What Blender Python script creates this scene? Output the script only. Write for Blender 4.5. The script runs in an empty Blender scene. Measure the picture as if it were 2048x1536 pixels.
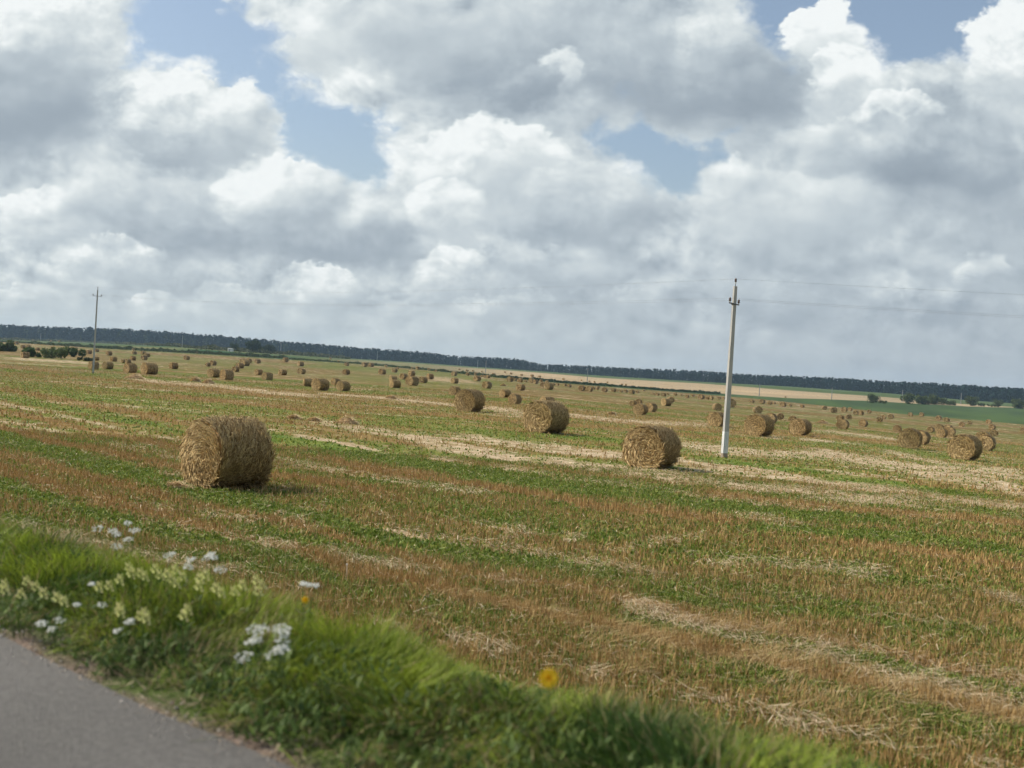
import bpy, math, random
import numpy as np
from mathutils import Vector, Matrix
R = math.radians
scene = bpy.context.scene
col = scene.collection
rng = np.random.default_rng(7)
random.seed(7)

# ------------------------------------------------------------------ camera
F = 2050.0                      # focal length in pixels of a 2048 px wide frame
ROLL = R(3.6); PITCH = math.atan(33 / F)
EYE = 3.05                      # eye height above the near field
cam_d = bpy.data.cameras.new("camera"); cam = bpy.data.objects.new("camera", cam_d); col.objects.link(cam)
cam_d.sensor_width = 36; cam_d.lens = 36 * F / 2048; cam_d.clip_start = 0.1; cam_d.clip_end = 20000
_U = Vector((0, math.sin(PITCH), math.cos(PITCH))); _F = Vector((0, math.cos(PITCH), -math.sin(PITCH))); _R = Vector((1, 0, 0))
_cx = _R * math.cos(ROLL) + _U * math.sin(ROLL); _cy = _U * math.cos(ROLL) - _R * math.sin(ROLL)
M = Matrix((( _cx.x, _cy.x, -_F.x, 0), (_cx.y, _cy.y, -_F.y, 0), (_cx.z, _cy.z, -_F.z, EYE), (0, 0, 0, 1)))
cam.matrix_world = M
cam_d.dof.use_dof = True; cam_d.dof.focus_distance = 45.0; cam_d.dof.aperture_fstop = (cam_d.lens / 1000) / 0.021
scene.camera = cam

# ------------------------------------------------------------------ world
SUN_AZ = R(-76); SUN_EL = R(42)     # azimuth from +Y towards +X
scene.view_settings.view_transform = 'Standard'; scene.view_settings.look = 'None'
scene.view_settings.exposure = 0.0; scene.view_settings.gamma = 1.0; scene.view_settings.use_curve_mapping = False
scene.cycles.use_denoising = True
scene.cycles.use_adaptive_sampling = True; scene.cycles.adaptive_threshold = 0.03; scene.cycles.adaptive_min_samples = 12
scene.cycles.max_bounces = 4; scene.cycles.diffuse_bounces = 3; scene.cycles.transparent_max_bounces = 4; scene.cycles.volume_bounces = 0
SKY_STRENGTH = 0.1
# cloud cover and painted light and shade by direction: rows from the top of the view to the horizon
CX = np.arange(17) * 128.0; CYR = np.arange(11) * 70.0
COV = np.array([
 [10,10, 6, 3, 9,10,10,10,10,10,10,10, 2, 3, 0, 0,10],
 [10,10, 7, 1, 5,10,10,10,10,10,10,10, 4,10, 1, 1,10],
 [10,10, 5, 7, 3, 8,10,10,10, 8,10,10,10,10, 3, 8,10],
 [10,10,10,10, 9, 0, 7,10,10, 9, 7,10,10,10,10,10,10],
 [10,10,10,10,10, 0, 2,10,10, 9, 0, 4,10,10,10,10,10],
 [10,10,10,10,10, 7, 5,10,10,10, 5, 3,10,10,10,10, 9],
 [10,10,10,10,10,10,10, 9,10,10,10, 8,10,10,10,10, 9],
 [10, 9,10,10,10,10,10,10,10,10,10,10,10,10,10,10, 8],
 [ 9,10, 9,10, 9,10,10,10,10,10,10,10,10,10,10,10,10],
 [ 9, 9, 9, 9,10,10,10,10,10,10,10,10,10,10,10,10,10],
 [ 9, 9, 9, 9, 9,10,10,10,10,10,10,10,10,10,10,10,10]]) / 10.0
BRI = np.array([
 [9,8,8,7,7.5,7.5,7.5,6.5,5,5,5,5,6,9,8,9,9],
 [6,6.5,7,7,7,7.5,6.5,4.5,4.2,4.5,4,5.5,5,8.5,8,9,9],
 [3,3,6,9,8,7,6,3.8,2.8,7,3,3.3,3,8,7,5.5,9],
 [2.5,2.5,9,9,8.5,7,6.5,5,3,5,3,3,2.3,7,7,4.5,8],
 [2.6,3,8.5,7,8.5,7,7,8.5,7,5,6,5,4,7,2.6,1.8,5],
 [5,7,5.5,4.2,7,8.5,7,7.2,7,5,6.5,6,6,5,3,2,3.6],
 [6,6,5,4,7,5.2,7.5,6.2,6,4,5,6,6,5.2,5,5,4],
 [7,6,3.6,3.2,4,3,3,6.4,5.5,4,6,5,4.5,4.5,5,4,3.5],
 [5,6,4,5,5,6.5,4,6.5,4,4,5,4.5,4,3,5.2,4,4],
 [6,5.4,5,5,5.5,5.4,6,5.2,5,4,4,5,4.5,4,4.2,4,3.5],
 [6,5.8,5.6,5.6,5.6,5.6,5.6,5.4,5.2,5,4.8,4.8,4.5,4.3,4.2,4,3.8]]) / 10.0

def grid_at(G, x, y):
    x = min(max(x, 0), 2048) / 128.0; y = min(max(y, 0), 700) / 70.0
    i = min(int(x), 15); j = min(int(y), 9); a = x - i; b = y - j
    return (G[j, i] * (1 - a) + G[j, i + 1] * a) * (1 - b) + (G[j + 1, i] * (1 - a) + G[j + 1, i + 1] * a) * b

world = bpy.data.worlds.new("World"); scene.world = world; world.use_nodes = True
world.cycles.sampling_method = 'NONE'
nt = world.node_tree; nt.nodes.clear()
def N(t, **k):
    n = nt.nodes.new(t)
    for a, b in k.items(): setattr(n, a, b)
    return n
def lk(a, b): nt.links.new(a, b)
def setin(sock, v):
    if isinstance(v, (int, float)): sock.default_value = v
    elif isinstance(v, tuple): sock.default_value = v
    else: lk(v, sock)
def MA(op, a, b=0.0, c=None, clamp=False):
    n = N('ShaderNodeMath', operation=op, use_clamp=clamp); setin(n.inputs[0], a); setin(n.inputs[1], b)
    if c is not None: setin(n.inputs[2], c)
    return n.outputs[0]
def SS(x, a, b):
    n = N('ShaderNodeMapRange', interpolation_type='SMOOTHSTEP'); setin(n.inputs[0], x); n.inputs[1].default_value = a; n.inputs[2].default_value = b
    return n.outputs[0]
def COMB(x, y, z=0.0):
    n = N('ShaderNodeCombineXYZ'); setin(n.inputs[0], x); setin(n.inputs[1], y); setin(n.inputs[2], z); return n.outputs[0]
def NOI(vec, scale, detail, rough, dist=0.0, lac=2.0):
    n = N('ShaderNodeTexNoise'); lk(vec, n.inputs['Vector']); n.inputs['Scale'].default_value = scale
    n.inputs['Detail'].default_value = detail; n.inputs['Roughness'].default_value = rough; n.inputs['Distortion'].default_value = dist
    n.inputs['Lacunarity'].default_value = lac
    return n
def MIXC(f, a, b):
    n = N('ShaderNodeMix', data_type='RGBA'); setin(n.inputs[0], f); setin(n.inputs[6], a); setin(n.inputs[7], b); return n.outputs[2]
tc = N('ShaderNodeTexCoord'); sx = N('ShaderNodeSeparateXYZ'); lk(tc.outputs['Generated'], sx.inputs[0])
X, Y, Z = sx.outputs
ay = MA('MAXIMUM', MA('ABSOLUTE', Y), 0.2)
u0 = MA('DIVIDE', X, ay); v0 = MA('MAXIMUM', MA('DIVIDE', Z, ay), 0.0)
den = MA('ADD', v0, 0.22)
P = COMB(MA('DIVIDE', u0, den), MA('MULTIPLY', MA('LOGARITHM', den, math.e), 1.15))
P = COMB(MA('MULTIPLY', u0, 1.0), MA('MULTIPLY', v0, 1.35))
far_w = MA('SUBTRACT', 1.0, SS(v0, 0.06, 0.24))          # clouds get smaller towards the horizon
def DUO(vec, s1, s2, det, rough, dist):
    a = NOI(vec, s1, det, rough, dist); b = NOI(vec, s2, det, rough, dist)
    n = N('ShaderNodeMix', data_type='FLOAT'); lk(far_w, n.inputs[0]); lk(a.outputs[0], n.inputs[2]); lk(b.outputs[0], n.inputs[3])
    return n.outputs[0]
wn = NOI(P, 9.0, 8.0, 0.6)
ws = N('ShaderNodeSeparateXYZ'); lk(wn.outputs['Color'], ws.inputs[0])
u1 = MA('ADD', u0, MA('MULTIPLY', MA('SUBTRACT', ws.outputs[0], 0.5), 0.13))
v1 = MA('ADD', v0, MA('MULTIPLY', MA('SUBTRACT', ws.outputs[1], 0.5), 0.09))
NR = 13; NCOL = 31; U_LO, U_HI = -0.56, 0.56; V_LO, V_HI = 0.0, 0.40
cs, sn, cp = math.cos(ROLL), math.sin(ROLL), 33.0
def img_of(u, v):
    x = F * u; yv = -33.0 - F * v
    return 1024 + x * cs - yv * sn, 768 + x * sn + yv * cs
tfac = MA('DIVIDE', MA('SUBTRACT', u1, U_LO), U_HI - U_LO, clamp=True)
row_out = []
for j in range(NR):
    v = V_LO + (V_HI - V_LO) * j / (NR - 1)
    rp = N('ShaderNodeValToRGB'); lk(tfac, rp.inputs[0]); cr = rp.color_ramp; cr.interpolation = 'B_SPLINE' if False else 'EASE'
    while len(cr.elements) < NCOL: cr.elements.new(0.5)
    for i in range(NCOL): cr.elements[i].position = i / (NCOL - 1)
    for i in range(NCOL):
        u = U_LO + (U_HI - U_LO) * i / (NCOL - 1)
        ix, iy = img_of(u, v)
        cr.elements[i].color = (grid_at(COV, ix, iy), grid_at(BRI, ix, iy), 0, 1)
    row_out.append(rp.outputs['Color'])
vf = MA('MULTIPLY', MA('DIVIDE', MA('SUBTRACT', v1, V_LO), V_HI - V_LO, clamp=True), NR - 1.0)
BR_LIFT = 0.05
acc = row_out[0]
for j in range(1, NR):
    acc = MIXC(SS(vf, j - 1.0, float(j)), acc, row_out[j])
gs = N('ShaderNodeSeparateColor'); lk(acc, gs.inputs[0])
cov, bri = gs.outputs[0], gs.outputs[1]
n1 = DUO(P, 10.0, 17.0, 12.0, 0.6, 0.15)
off = N('ShaderNodeVectorMath', operation='ADD'); lk(P, off.inputs[0]); off.inputs[1].default_value = (-0.010, 0.016, 0)
n2 = DUO(off.outputs[0], 10.0, 17.0, 9.0, 0.57, 0.15)
n1s = DUO(P, 10.0, 17.0, 9.0, 0.57, 0.15)
nb = NOI(P, 45.0, 8.0, 0.65, 0.1).outputs[0]
den_c = MA('ADD', cov, MA('MULTIPLY', MA('SUBTRACT', n1, 0.5), 1.1))
den_c = MA('ADD', den_c, MA('MULTIPLY', MA('SUBTRACT', nb, 0.5), 0.30))
alpha = SS(den_c, 0.46, 0.74)
relief = MA('SUBTRACT', n1s, n2)
edge = MA('MULTIPLY', MA('SUBTRACT', 1.0, SS(den_c, 0.5, 0.85)), 0.16)
vfade = SS(v0, 0.0, 0.08)
amp = MA('MULTIPLY', MA('ADD', MA('MULTIPLY', vfade, 0.65), 0.35), MA('ADD', MA('MULTIPLY', SS(bri, 0.25, 0.7), 0.85), 0.15))
bb = MA('ADD', MA('ADD', bri, BR_LIFT), MA('MULTIPLY', MA('ADD', MA('MULTIPLY', relief, 2.2), MA('MULTIPLY', MA('SUBTRACT', n1, 0.5), 0.5)), amp))
bb = MA('ADD', bb, MA('MULTIPLY', edge, amp))
# single cumulus heaps in front of the layer: centre x, y, half width, half height (all as angles), top and base brightness, edge softness
def uv_of(x, y):
    dx, dy = x - 1024.0, y - 768.0
    return (dx * cs + dy * sn) / F, -(-dx * sn + dy * cs + 33.0) / F
HEAPS = [
 (60,600,110,34,.80,.58,.4),(300,615,120,30,.74,.56,.4),(150,560,90,34,.86,.58,.35),(220,520,150,50,.84,.50,.35),(640,580,105,62,.86,.54,.28),(560,610,70,35,.80,.56,.3),(480,600,110,34,.72,.50,.4),(780,620,90,30,.70,.54,.4),(905,560,90,75,.86,.52,.28),(960,620,80,30,.68,.5,.4),(1060,600,70,30,.62,.46,.4),(1110,545,170,60,.62,.40,.6),(1250,600,120,40,.55,.44,.6),
 (1560,600,200,70,.52,.36,.7),(1790,600,60,50,.62,.44,.6),(1880,620,150,50,.50,.34,.6),(1975,560,90,50,.62,.40,.5),
 (100,445,160,65,.92,.56,.35),(300,415,230,75,.72,.36,.6),
 (960,345,165,112,.95,.58,.28),(1060,330,120,85,.88,.55,.35),(1190,405,165,95,.76,.36,.40),(1080,450,130,50,.56,.32,.6),(895,425,85,75,.95,.6,.28),
 (700,450,150,72,.80,.28,.30),(570,400,150,92,.98,.42,.2),(640,490,230,40,.40,.27,.7),(400,470,150,40,.42,.30,.7),
 (1480,410,120,95,.80,.55,.45),(1590,430,200,110,.74,.50,.6),
 (90,70,165,85,1.0,.50,.35),(50,195,200,110,.42,.22,.75),
 (400,250,172,108,1.0,.46,.18),(330,300,110,40,.50,.34,.8),
 (2045,135,140,140,1.05,.55,.20),(1640,90,80,95,1.05,.70,.16),(1695,190,100,95,.98,.55,.20),(1800,255,105,82,.86,.45,.25),
 (1840,310,170,90,.46,.13,.5),(1960,330,90,90,.40,.22,.5),(1680,300,140,60,.72,.46,.6),
 (650,95,190,85,.88,.66,.7),(1000,110,330,120,.62,.24,.8),(820,60,220,90,.72,.48,.8),(1440,100,105,115,.72,.30,.45),(1330,170,240,85,.42,.22,.7),(1500,190,110,60,.36,.20,.6),(1050,185,100,50,.30,.18,.6),(1122,138,46,30,.85,.6,.75),(1148,170,30,44,.75,.5,.8)]
w2 = N('ShaderNodeMix', data_type='VECTOR'); lk(far_w, w2.inputs[0])
wa = NOI(P, 16.0, 10.0, 0.62); wb = NOI(P, 30.0, 9.0, 0.62)
lk(wa.outputs['Color'], w2.inputs[4]); lk(wb.outputs['Color'], w2.inputs[5])
wq = N('ShaderNodeSeparateXYZ'); lk(w2.outputs[1], wq.inputs[0])
wamp = MA('SUBTRACT', 0.085, MA('MULTIPLY', far_w, 0.035))
u2 = MA('ADD', u0, MA('MULTIPLY', MA('SUBTRACT', wq.outputs[0], 0.5), wamp))
v2 = MA('ADD', v0, MA('MULTIPLY', MA('SUBTRACT', wq.outputs[1], 0.5), wamp))
uv2 = COMB(u2, v2)
rel = MA('ADD', MA('MULTIPLY', relief, 2.1), MA('MULTIPLY', MA('SUBTRACT', n1, 0.5), 0.45))
for (hx, hy, hw, hh, tb, bb0, so) in HEAPS:
    uc, vc = uv_of(hx, hy); a_, b_ = hw / F, hh / F
    q = N('ShaderNodeVectorMath', operation='MULTIPLY_ADD'); lk(uv2, q.inputs[0]); q.inputs[1].default_value = (1 / a_, 1 / b_, 0); q.inputs[2].default_value = (-uc / a_, -vc / b_, 0)
    ln = N('ShaderNodeVectorMath', operation='LENGTH'); lk(q.outputs[0], ln.inputs[0])
    dt = N('ShaderNodeVectorMath', operation='DOT_PRODUCT'); lk(q.outputs[0], dt.inputs[0]); dt.inputs[1].default_value = (-0.35, 1.0, 0)
    t = dt.outputs['Value']
    # soft base, crisp top
    inner = MA('MULTIPLY_ADD', t, 0.22 + 0.1 * so, 0.93 - 0.62 * so - 0.08)
    al = N('ShaderNodeMapRange', interpolation_type='SMOOTHSTEP'); lk(ln.outputs['Value'], al.inputs[0]); al.inputs[1].default_value = 1.04
    lk(MA('MINIMUM', inner, 0.95), al.inputs[2]); al = al.outputs[0]
    m = N('ShaderNodeMapRange', interpolation_type='SMOOTHSTEP'); lk(t, m.inputs[0]); m.inputs[1].default_value = -0.75; m.inputs[2].default_value = 0.85; m.inputs[3].default_value = bb0; m.inputs[4].default_value = tb + 0.06
    gain = (0.35 + 0.65 * tb) * min(1.0, 1.25 - so); sp = max(tb - bb0, 0.05)
    lum = MA('MULTIPLY_ADD', rel, MA('MULTIPLY_ADD', m.outputs[0], 0.75 * gain / sp, gain * (0.25 - 0.75 * bb0 / sp)), m.outputs[0])
    n = N('ShaderNodeMix', data_type='FLOAT'); lk(al, n.inputs[0]); lk(bb, n.inputs[2]); lk(lum, n.inputs[3]); bb = n.outputs[0]
    if so < 0.62:
        alpha = MA('MAXIMUM', alpha, al)
rc = N('ShaderNodeValToRGB'); lk(bb, rc.inputs[0]); e = rc.color_ramp
while len(e.elements) < 5: e.elements.new(0.5)
S10 = 1.0
for q, (p, c) in enumerate([(0.0, (0.255, 0.31, 0.37)), (0.3, (0.365, 0.43, 0.49)), (0.55, (0.525, 0.595, 0.64)), (0.8, (0.715, 0.775, 0.79)), (1.0, (0.90, 0.94, 0.94))]):
    e.elements[q].position = p; e.elements[q].color = (c[0], c[1], c[2], 1)
sky = N('ShaderNodeTexSky', sky_type='NISHITA'); sky.sun_disc = False; sky.sun_elevation = SUN_EL; sky.sun_rotation = SUN_AZ
sky.air_density = 1.3; sky.dust_density = 1.6; sky.ozone_density = 1.5; sky.altitude = 100
skc = N('ShaderNodeVectorMath', operation='SCALE'); lk(sky.outputs[0], skc.inputs[0]); skc.inputs['Scale'].default_value = SKY_STRENGTH
skm = N('ShaderNodeVectorMath', operation='MULTIPLY'); lk(skc.outputs[0], skm.inputs[0]); skm.inputs[1].default_value = (1.17, 1.17, 1.22)
hz = MIXC(MA('MULTIPLY_ADD', MA('SUBTRACT', 1.0, SS(v0, 0.0, 0.09)), 0.5, 0.2), skm.outputs[0], (0.50, 0.58, 0.63, 1))
clear = MA('MULTIPLY', MA('SUBTRACT', 1.0, MA('MULTIPLY', SS(v0, 0.42, 0.75), 0.85)), MA('ADD', 0.35, MA('MULTIPLY', SS(Y, -0.25, 0.15), 0.65)))  # thins unseen cloud overhead and behind the camera to lower the ambient light
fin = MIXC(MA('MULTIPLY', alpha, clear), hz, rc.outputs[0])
hzc = MIXC(SS(u0, -0.45, 0.45), (0.60, 0.665, 0.67, 1), (0.41, 0.465, 0.515, 1))
fin = MIXC(MA('MULTIPLY', MA('SUBTRACT', 1.0, SS(v0, 0.0, 0.12)), 0.45), fin, hzc)
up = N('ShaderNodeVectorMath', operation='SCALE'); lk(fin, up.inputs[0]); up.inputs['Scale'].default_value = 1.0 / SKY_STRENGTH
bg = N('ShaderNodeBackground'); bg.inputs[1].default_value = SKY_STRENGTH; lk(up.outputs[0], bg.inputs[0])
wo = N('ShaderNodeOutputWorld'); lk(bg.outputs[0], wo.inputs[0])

sd = bpy.data.lights.new("sun", 'SUN'); sun = bpy.data.objects.new("sun", sd); col.objects.link(sun)
sd.energy = 4.8; sd.angle = R(0.53); sd.color = (1.0, 0.93, 0.82)
sdir = Vector((math.sin(SUN_AZ) * math.cos(SUN_EL), math.cos(SUN_AZ) * math.cos(SUN_EL), math.sin(SUN_EL)))
sun.rotation_euler = sdir.to_track_quat('Z', 'Y').to_euler(); sun.location = (-20, 10, 30)
# ---END-SKY
# ------------------------------------------------------------------ numeric helpers
def ray(px, py):
    dx = px - 1024.0; dy = py - 768.0
    u = dx * cs + dy * sn; v = -dx * sn + dy * cs
    return u, F * math.cos(PITCH) - v * math.sin(PITCH), -F * math.sin(PITCH) - v * math.cos(PITCH)
def sstep(x, a, b):
    t = np.clip((x - a) / (b - a), 0, 1); return t * t * (3 - 2 * t)
def hash2(ix, iy, seed):
    h = (ix.astype(np.int64) * 374761393 + iy.astype(np.int64) * 668265263 + seed * 1442695041) & 0x7fffffff
    h = ((h ^ (h >> 13)) * 1274126177) & 0x7fffffff
    h = ((h ^ (h >> 11)) * 1911520717) & 0x7fffffff
    return ((h ^ (h >> 16)) & 0xffffff) / float(0xffffff)
def vnoise(x, y, seed=0):
    x = np.asarray(x, float); y = np.asarray(y, float)
    ix = np.floor(x); iy = np.floor(y); fx = x - ix; fy = y - iy
    fx = fx * fx * (3 - 2 * fx); fy = fy * fy * (3 - 2 * fy); ix = ix.astype(np.int64); iy = iy.astype(np.int64)
    a = hash2(ix, iy, seed); b = hash2(ix + 1, iy, seed); c = hash2(ix, iy + 1, seed); d = hash2(ix + 1, iy + 1, seed)
    return (a * (1 - fx) + b * fx) * (1 - fy) + (c * (1 - fx) + d * fx) * fy
def fbm(x, y, seed=0, oct=4, gain=0.5):
    s = 0; a = 1; t = 0
    for o in range(oct):
        s = s + a * vnoise(x * 2 ** o + 17.3 * o, y * 2 ** o - 9.1 * o, seed + o * 7); t += a; a *= gain
    return s / t
def mesh_obj(name, V, Fc, mat, colr=None, parent=None, smooth=False, loc=None):
    """V (n,3); Fc (m,k) int array of equal-sized faces; colr (n,3) per vertex"""
    me = bpy.data.meshes.new(name); V = np.ascontiguousarray(V, dtype=np.float32)
    m = Fc.shape[0]; Fc = np.ascontiguousarray(Fc, dtype=np.int32)
    keep = np.ones(Fc.shape, bool)
    if Fc.shape[1] == 4: keep[:, 3] = Fc[:, 3] != Fc[:, 2]
    tot = keep.sum(1); starts = np.concatenate([[0], np.cumsum(tot)[:-1]]).astype(np.int32); li = Fc[keep]
    me.vertices.add(len(V)); me.vertices.foreach_set('co', V.ravel())
    me.loops.add(len(li)); me.loops.foreach_set('vertex_index', li)
    me.polygons.add(m); me.polygons.foreach_set('loop_start', starts)
    me.update(calc_edges=True)
    me.polygons.foreach_set('use_smooth', np.full(m, smooth, dtype=bool))
    if colr is not None:
        at = me.color_attributes.new('Col', 'FLOAT_COLOR', 'POINT')
        c4 = np.ones((len(V), 4), dtype=np.float32); c4[:, :3] = colr; at.data.foreach_set('color', c4.ravel())
    me.materials.append(mat)
    o = bpy.data.objects.new(name, me); col.objects.link(o)
    if parent is not None: o.parent = parent
    if loc is not None: o.location = loc
    return o
class MB:
    """collects pieces into one mesh"""
    def __init__(s): s.v = []; s.f = []; s.c = []; s.n = 0
    def add(s, V, Fq, c):
        V = np.asarray(V, float); Fq = np.asarray(Fq)
        if Fq.shape[1] == 3: Fq = np.concatenate([Fq, Fq[:, 2:3]], 1)
        c = np.asarray(c, float)
        if c.ndim == 1: c = np.tile(c, (len(V), 1))
        s.v.append(V); s.f.append(Fq + s.n); s.c.append(c); s.n += len(V)
    def tube(s, pts, rad, c, seg=8, cap=True):
        pts = [Vector(p) for p in pts]; rad = rad if hasattr(rad, '__len__') else [rad] * len(pts)
        V = []; Q = []
        for i, p in enumerate(pts):
            d = (pts[min(i + 1, len(pts) - 1)] - pts[max(i - 1, 0)]).normalized()
            a = d.orthogonal().normalized() if abs(d.z) > 0.9 else d.cross(Vector((0, 0, 1))).normalized(); b = d.cross(a)
            for k in range(seg):
                t = 2 * math.pi * k / seg; V.append(p + (a * math.cos(t) + b * math.sin(t)) * rad[i])
        for i in range(len(pts) - 1):
            for k in range(seg):
                Q.append((i * seg + k, i * seg + (k + 1) % seg, (i + 1) * seg + (k + 1) % seg, (i + 1) * seg + k))
        if cap:
            for base, p in ((0, pts[0]), ((len(pts) - 1) * seg, pts[-1])):
                V.append(p); ci = len(V) - 1
                for k in range(seg): Q.append((base + k, base + (k + 1) % seg, ci, ci))
        s.add([tuple(v) for v in V], Q, c)
    def box(s, lo, hi, c, taper=1.0):
        x0, y0, z0 = lo; x1, y1, z1 = hi; cx, cy = (x0 + x1) / 2, (y0 + y1) / 2
        V = []
        for z, k in ((z0, 1.0), (z1, taper)):
            for (x, y) in ((x0, y0), (x1, y0), (x1, y1), (x0, y1)): V.append((cx + (x - cx) * k, cy + (y - cy) * k, z))
        s.add(V, [(0, 3, 2, 1), (4, 5, 6, 7), (0, 1, 5, 4), (1, 2, 6, 5), (2, 3, 7, 6), (3, 0, 4, 7)], c)
    def build(s, name, mat, parent=None, smooth=False, loc=None):
        V = np.concatenate(s.v); Fq = np.concatenate(s.f); C = np.concatenate(s.c)
        o = mesh_obj(name, V, Fq, mat, C, parent, False, loc)
        me = o.data; me.validate(); 
        if smooth: me.polygons.foreach_set('use_smooth', np.ones(len(me.polygons), dtype=bool))
        return o
def tag(o, label=None, cat=None, group=None, kind=None):
    if label: o['label'] = label
    if cat: o['category'] = cat
    if group: o['group'] = group
    if kind: o['kind'] = kind
    return o
def empty(name, loc, rz=0.0):
    o = bpy.data.objects.new(name, None); col.objects.link(o); o.location = loc; o.rotation_euler = (0, 0, rz); o.empty_display_size = 0.1; return o
def copy_tree(o):
    c = o.copy(); col.objects.link(c)
    for ch in list(o.children):
        d = ch.copy(); col.objects.link(d); d.parent = c
        for g in list(ch.children):
            e2 = g.copy(); col.objects.link(e2); e2.parent = d
    return c

# ------------------------------------------------------------------ materials
def vmat(name, rough=0.85, transl=0.0, nscale=0.0, namt=0.0, bump=0.0, bscale=30.0, spec=0.2, stretch=None):
    m = bpy.data.materials.new(name); m.use_nodes = True; t = m.node_tree; b = t.nodes['Principled BSDF']
    b.inputs['Roughness'].default_value = rough; b.inputs['Specular IOR Level'].default_value = spec
    at = t.nodes.new('ShaderNodeAttribute'); at.attribute_name = 'Col'; c = at.outputs['Color']
    tcn = t.nodes.new('ShaderNodeTexCoord'); vec = tcn.outputs['Object']
    if stretch:
        mp = t.nodes.new('ShaderNodeMapping'); mp.inputs['Scale'].default_value = stretch; t.links.new(vec, mp.inputs[0]); vec = mp.outputs[0]
    if namt > 0:
        nz = t.nodes.new('ShaderNodeTexNoise'); nz.inputs['Scale'].default_value = nscale; nz.inputs['Detail'].default_value = 4; nz.inputs['Roughness'].default_value = 0.7
        t.links.new(vec, nz.inputs['Vector'])
        mr = t.nodes.new('ShaderNodeMapRange'); t.links.new(nz.outputs[0], mr.inputs[0]); mr.inputs[1].default_value = 0.25; mr.inputs[2].default_value = 0.75
        mr.inputs[3].default_value = 1 - namt; mr.inputs[4].default_value = 1 + namt; mr.clamp = False
        sc_ = t.nodes.new('ShaderNodeVectorMath'); sc_.operation = 'SCALE'; t.links.new(c, sc_.inputs[0]); t.links.new(mr.outputs[0], sc_.inputs['Scale']); c = sc_.outputs[0]
    t.links.new(c, b.inputs['Base Color'])
    if bump > 0:
        n2_ = t.nodes.new('ShaderNodeTexNoise'); n2_.inputs['Scale'].default_value = bscale; n2_.inputs['Detail'].default_value = 3; t.links.new(vec, n2_.inputs['Vector'])
        bp = t.nodes.new('ShaderNodeBump'); bp.inputs['Strength'].default_value = bump; bp.inputs['Distance'].default_value = 0.05
        t.links.new(n2_.outputs[0], bp.inputs['Height']); t.links.new(bp.outputs[0], b.inputs['Normal'])
    if transl > 0:
        tr = t.nodes.new('ShaderNodeBsdfTranslucent'); t.links.new(c, tr.inputs[0]); mx = t.nodes.new('ShaderNodeMixShader'); mx.inputs[0].default_value = transl
        out = t.nodes['Material Output']; t.links.new(b.outputs[0], mx.inputs[1]); t.links.new(tr.outputs[0], mx.inputs[2]); t.links.new(mx.outputs[0], out.inputs[0])
    return m
M_FIELD = vmat('field_ground', 0.95, 0, 9.0, 0.30, 0.9, 14.0, 0.05)
M_SOIL = vmat('verge_soil', 0.95, 0, 18.0, 0.35, 0.8, 30.0, 0.1)
M_ROAD = vmat('asphalt', 0.85, 0, 38.0, 0.32, 0.5, 90.0, 0.3)
M_GRASS = vmat('grass_blades', 0.6, 0.3, spec=0.25)
M_STUB = vmat('stubble', 0.8, 0.12, spec=0.15)
M_STRAW = vmat('straw', 0.75, 0.10, spec=0.2)
M_LEAF = vmat('foliage', 0.7, 0.2, spec=0.15)
M_FOREST = vmat('forest_foliage', 0.9, 0.0, 0.15, 0.25, spec=0.05)
M_BARK = vmat('bark', 0.9, 0, 8.0, 0.3)
M_CONC = vmat('pole_concrete', 0.85, 0, 2.2, 0.22, 0.2, 30.0, 0.2, (2.5, 2.5, .6))
M_METAL = vmat('dark_metal', 0.5, spec=0.4)
M_CERAM = vmat('ceramic', 0.25, spec=0.6)
M_WIRE = vmat('wire_metal', 0.5, spec=0.4)
M_PETAL = vmat('petals', 0.6, 0.25, spec=0.2)
M_PAINT = vmat('painted_boards', 0.7, 0, 6.0, 0.1)

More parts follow.
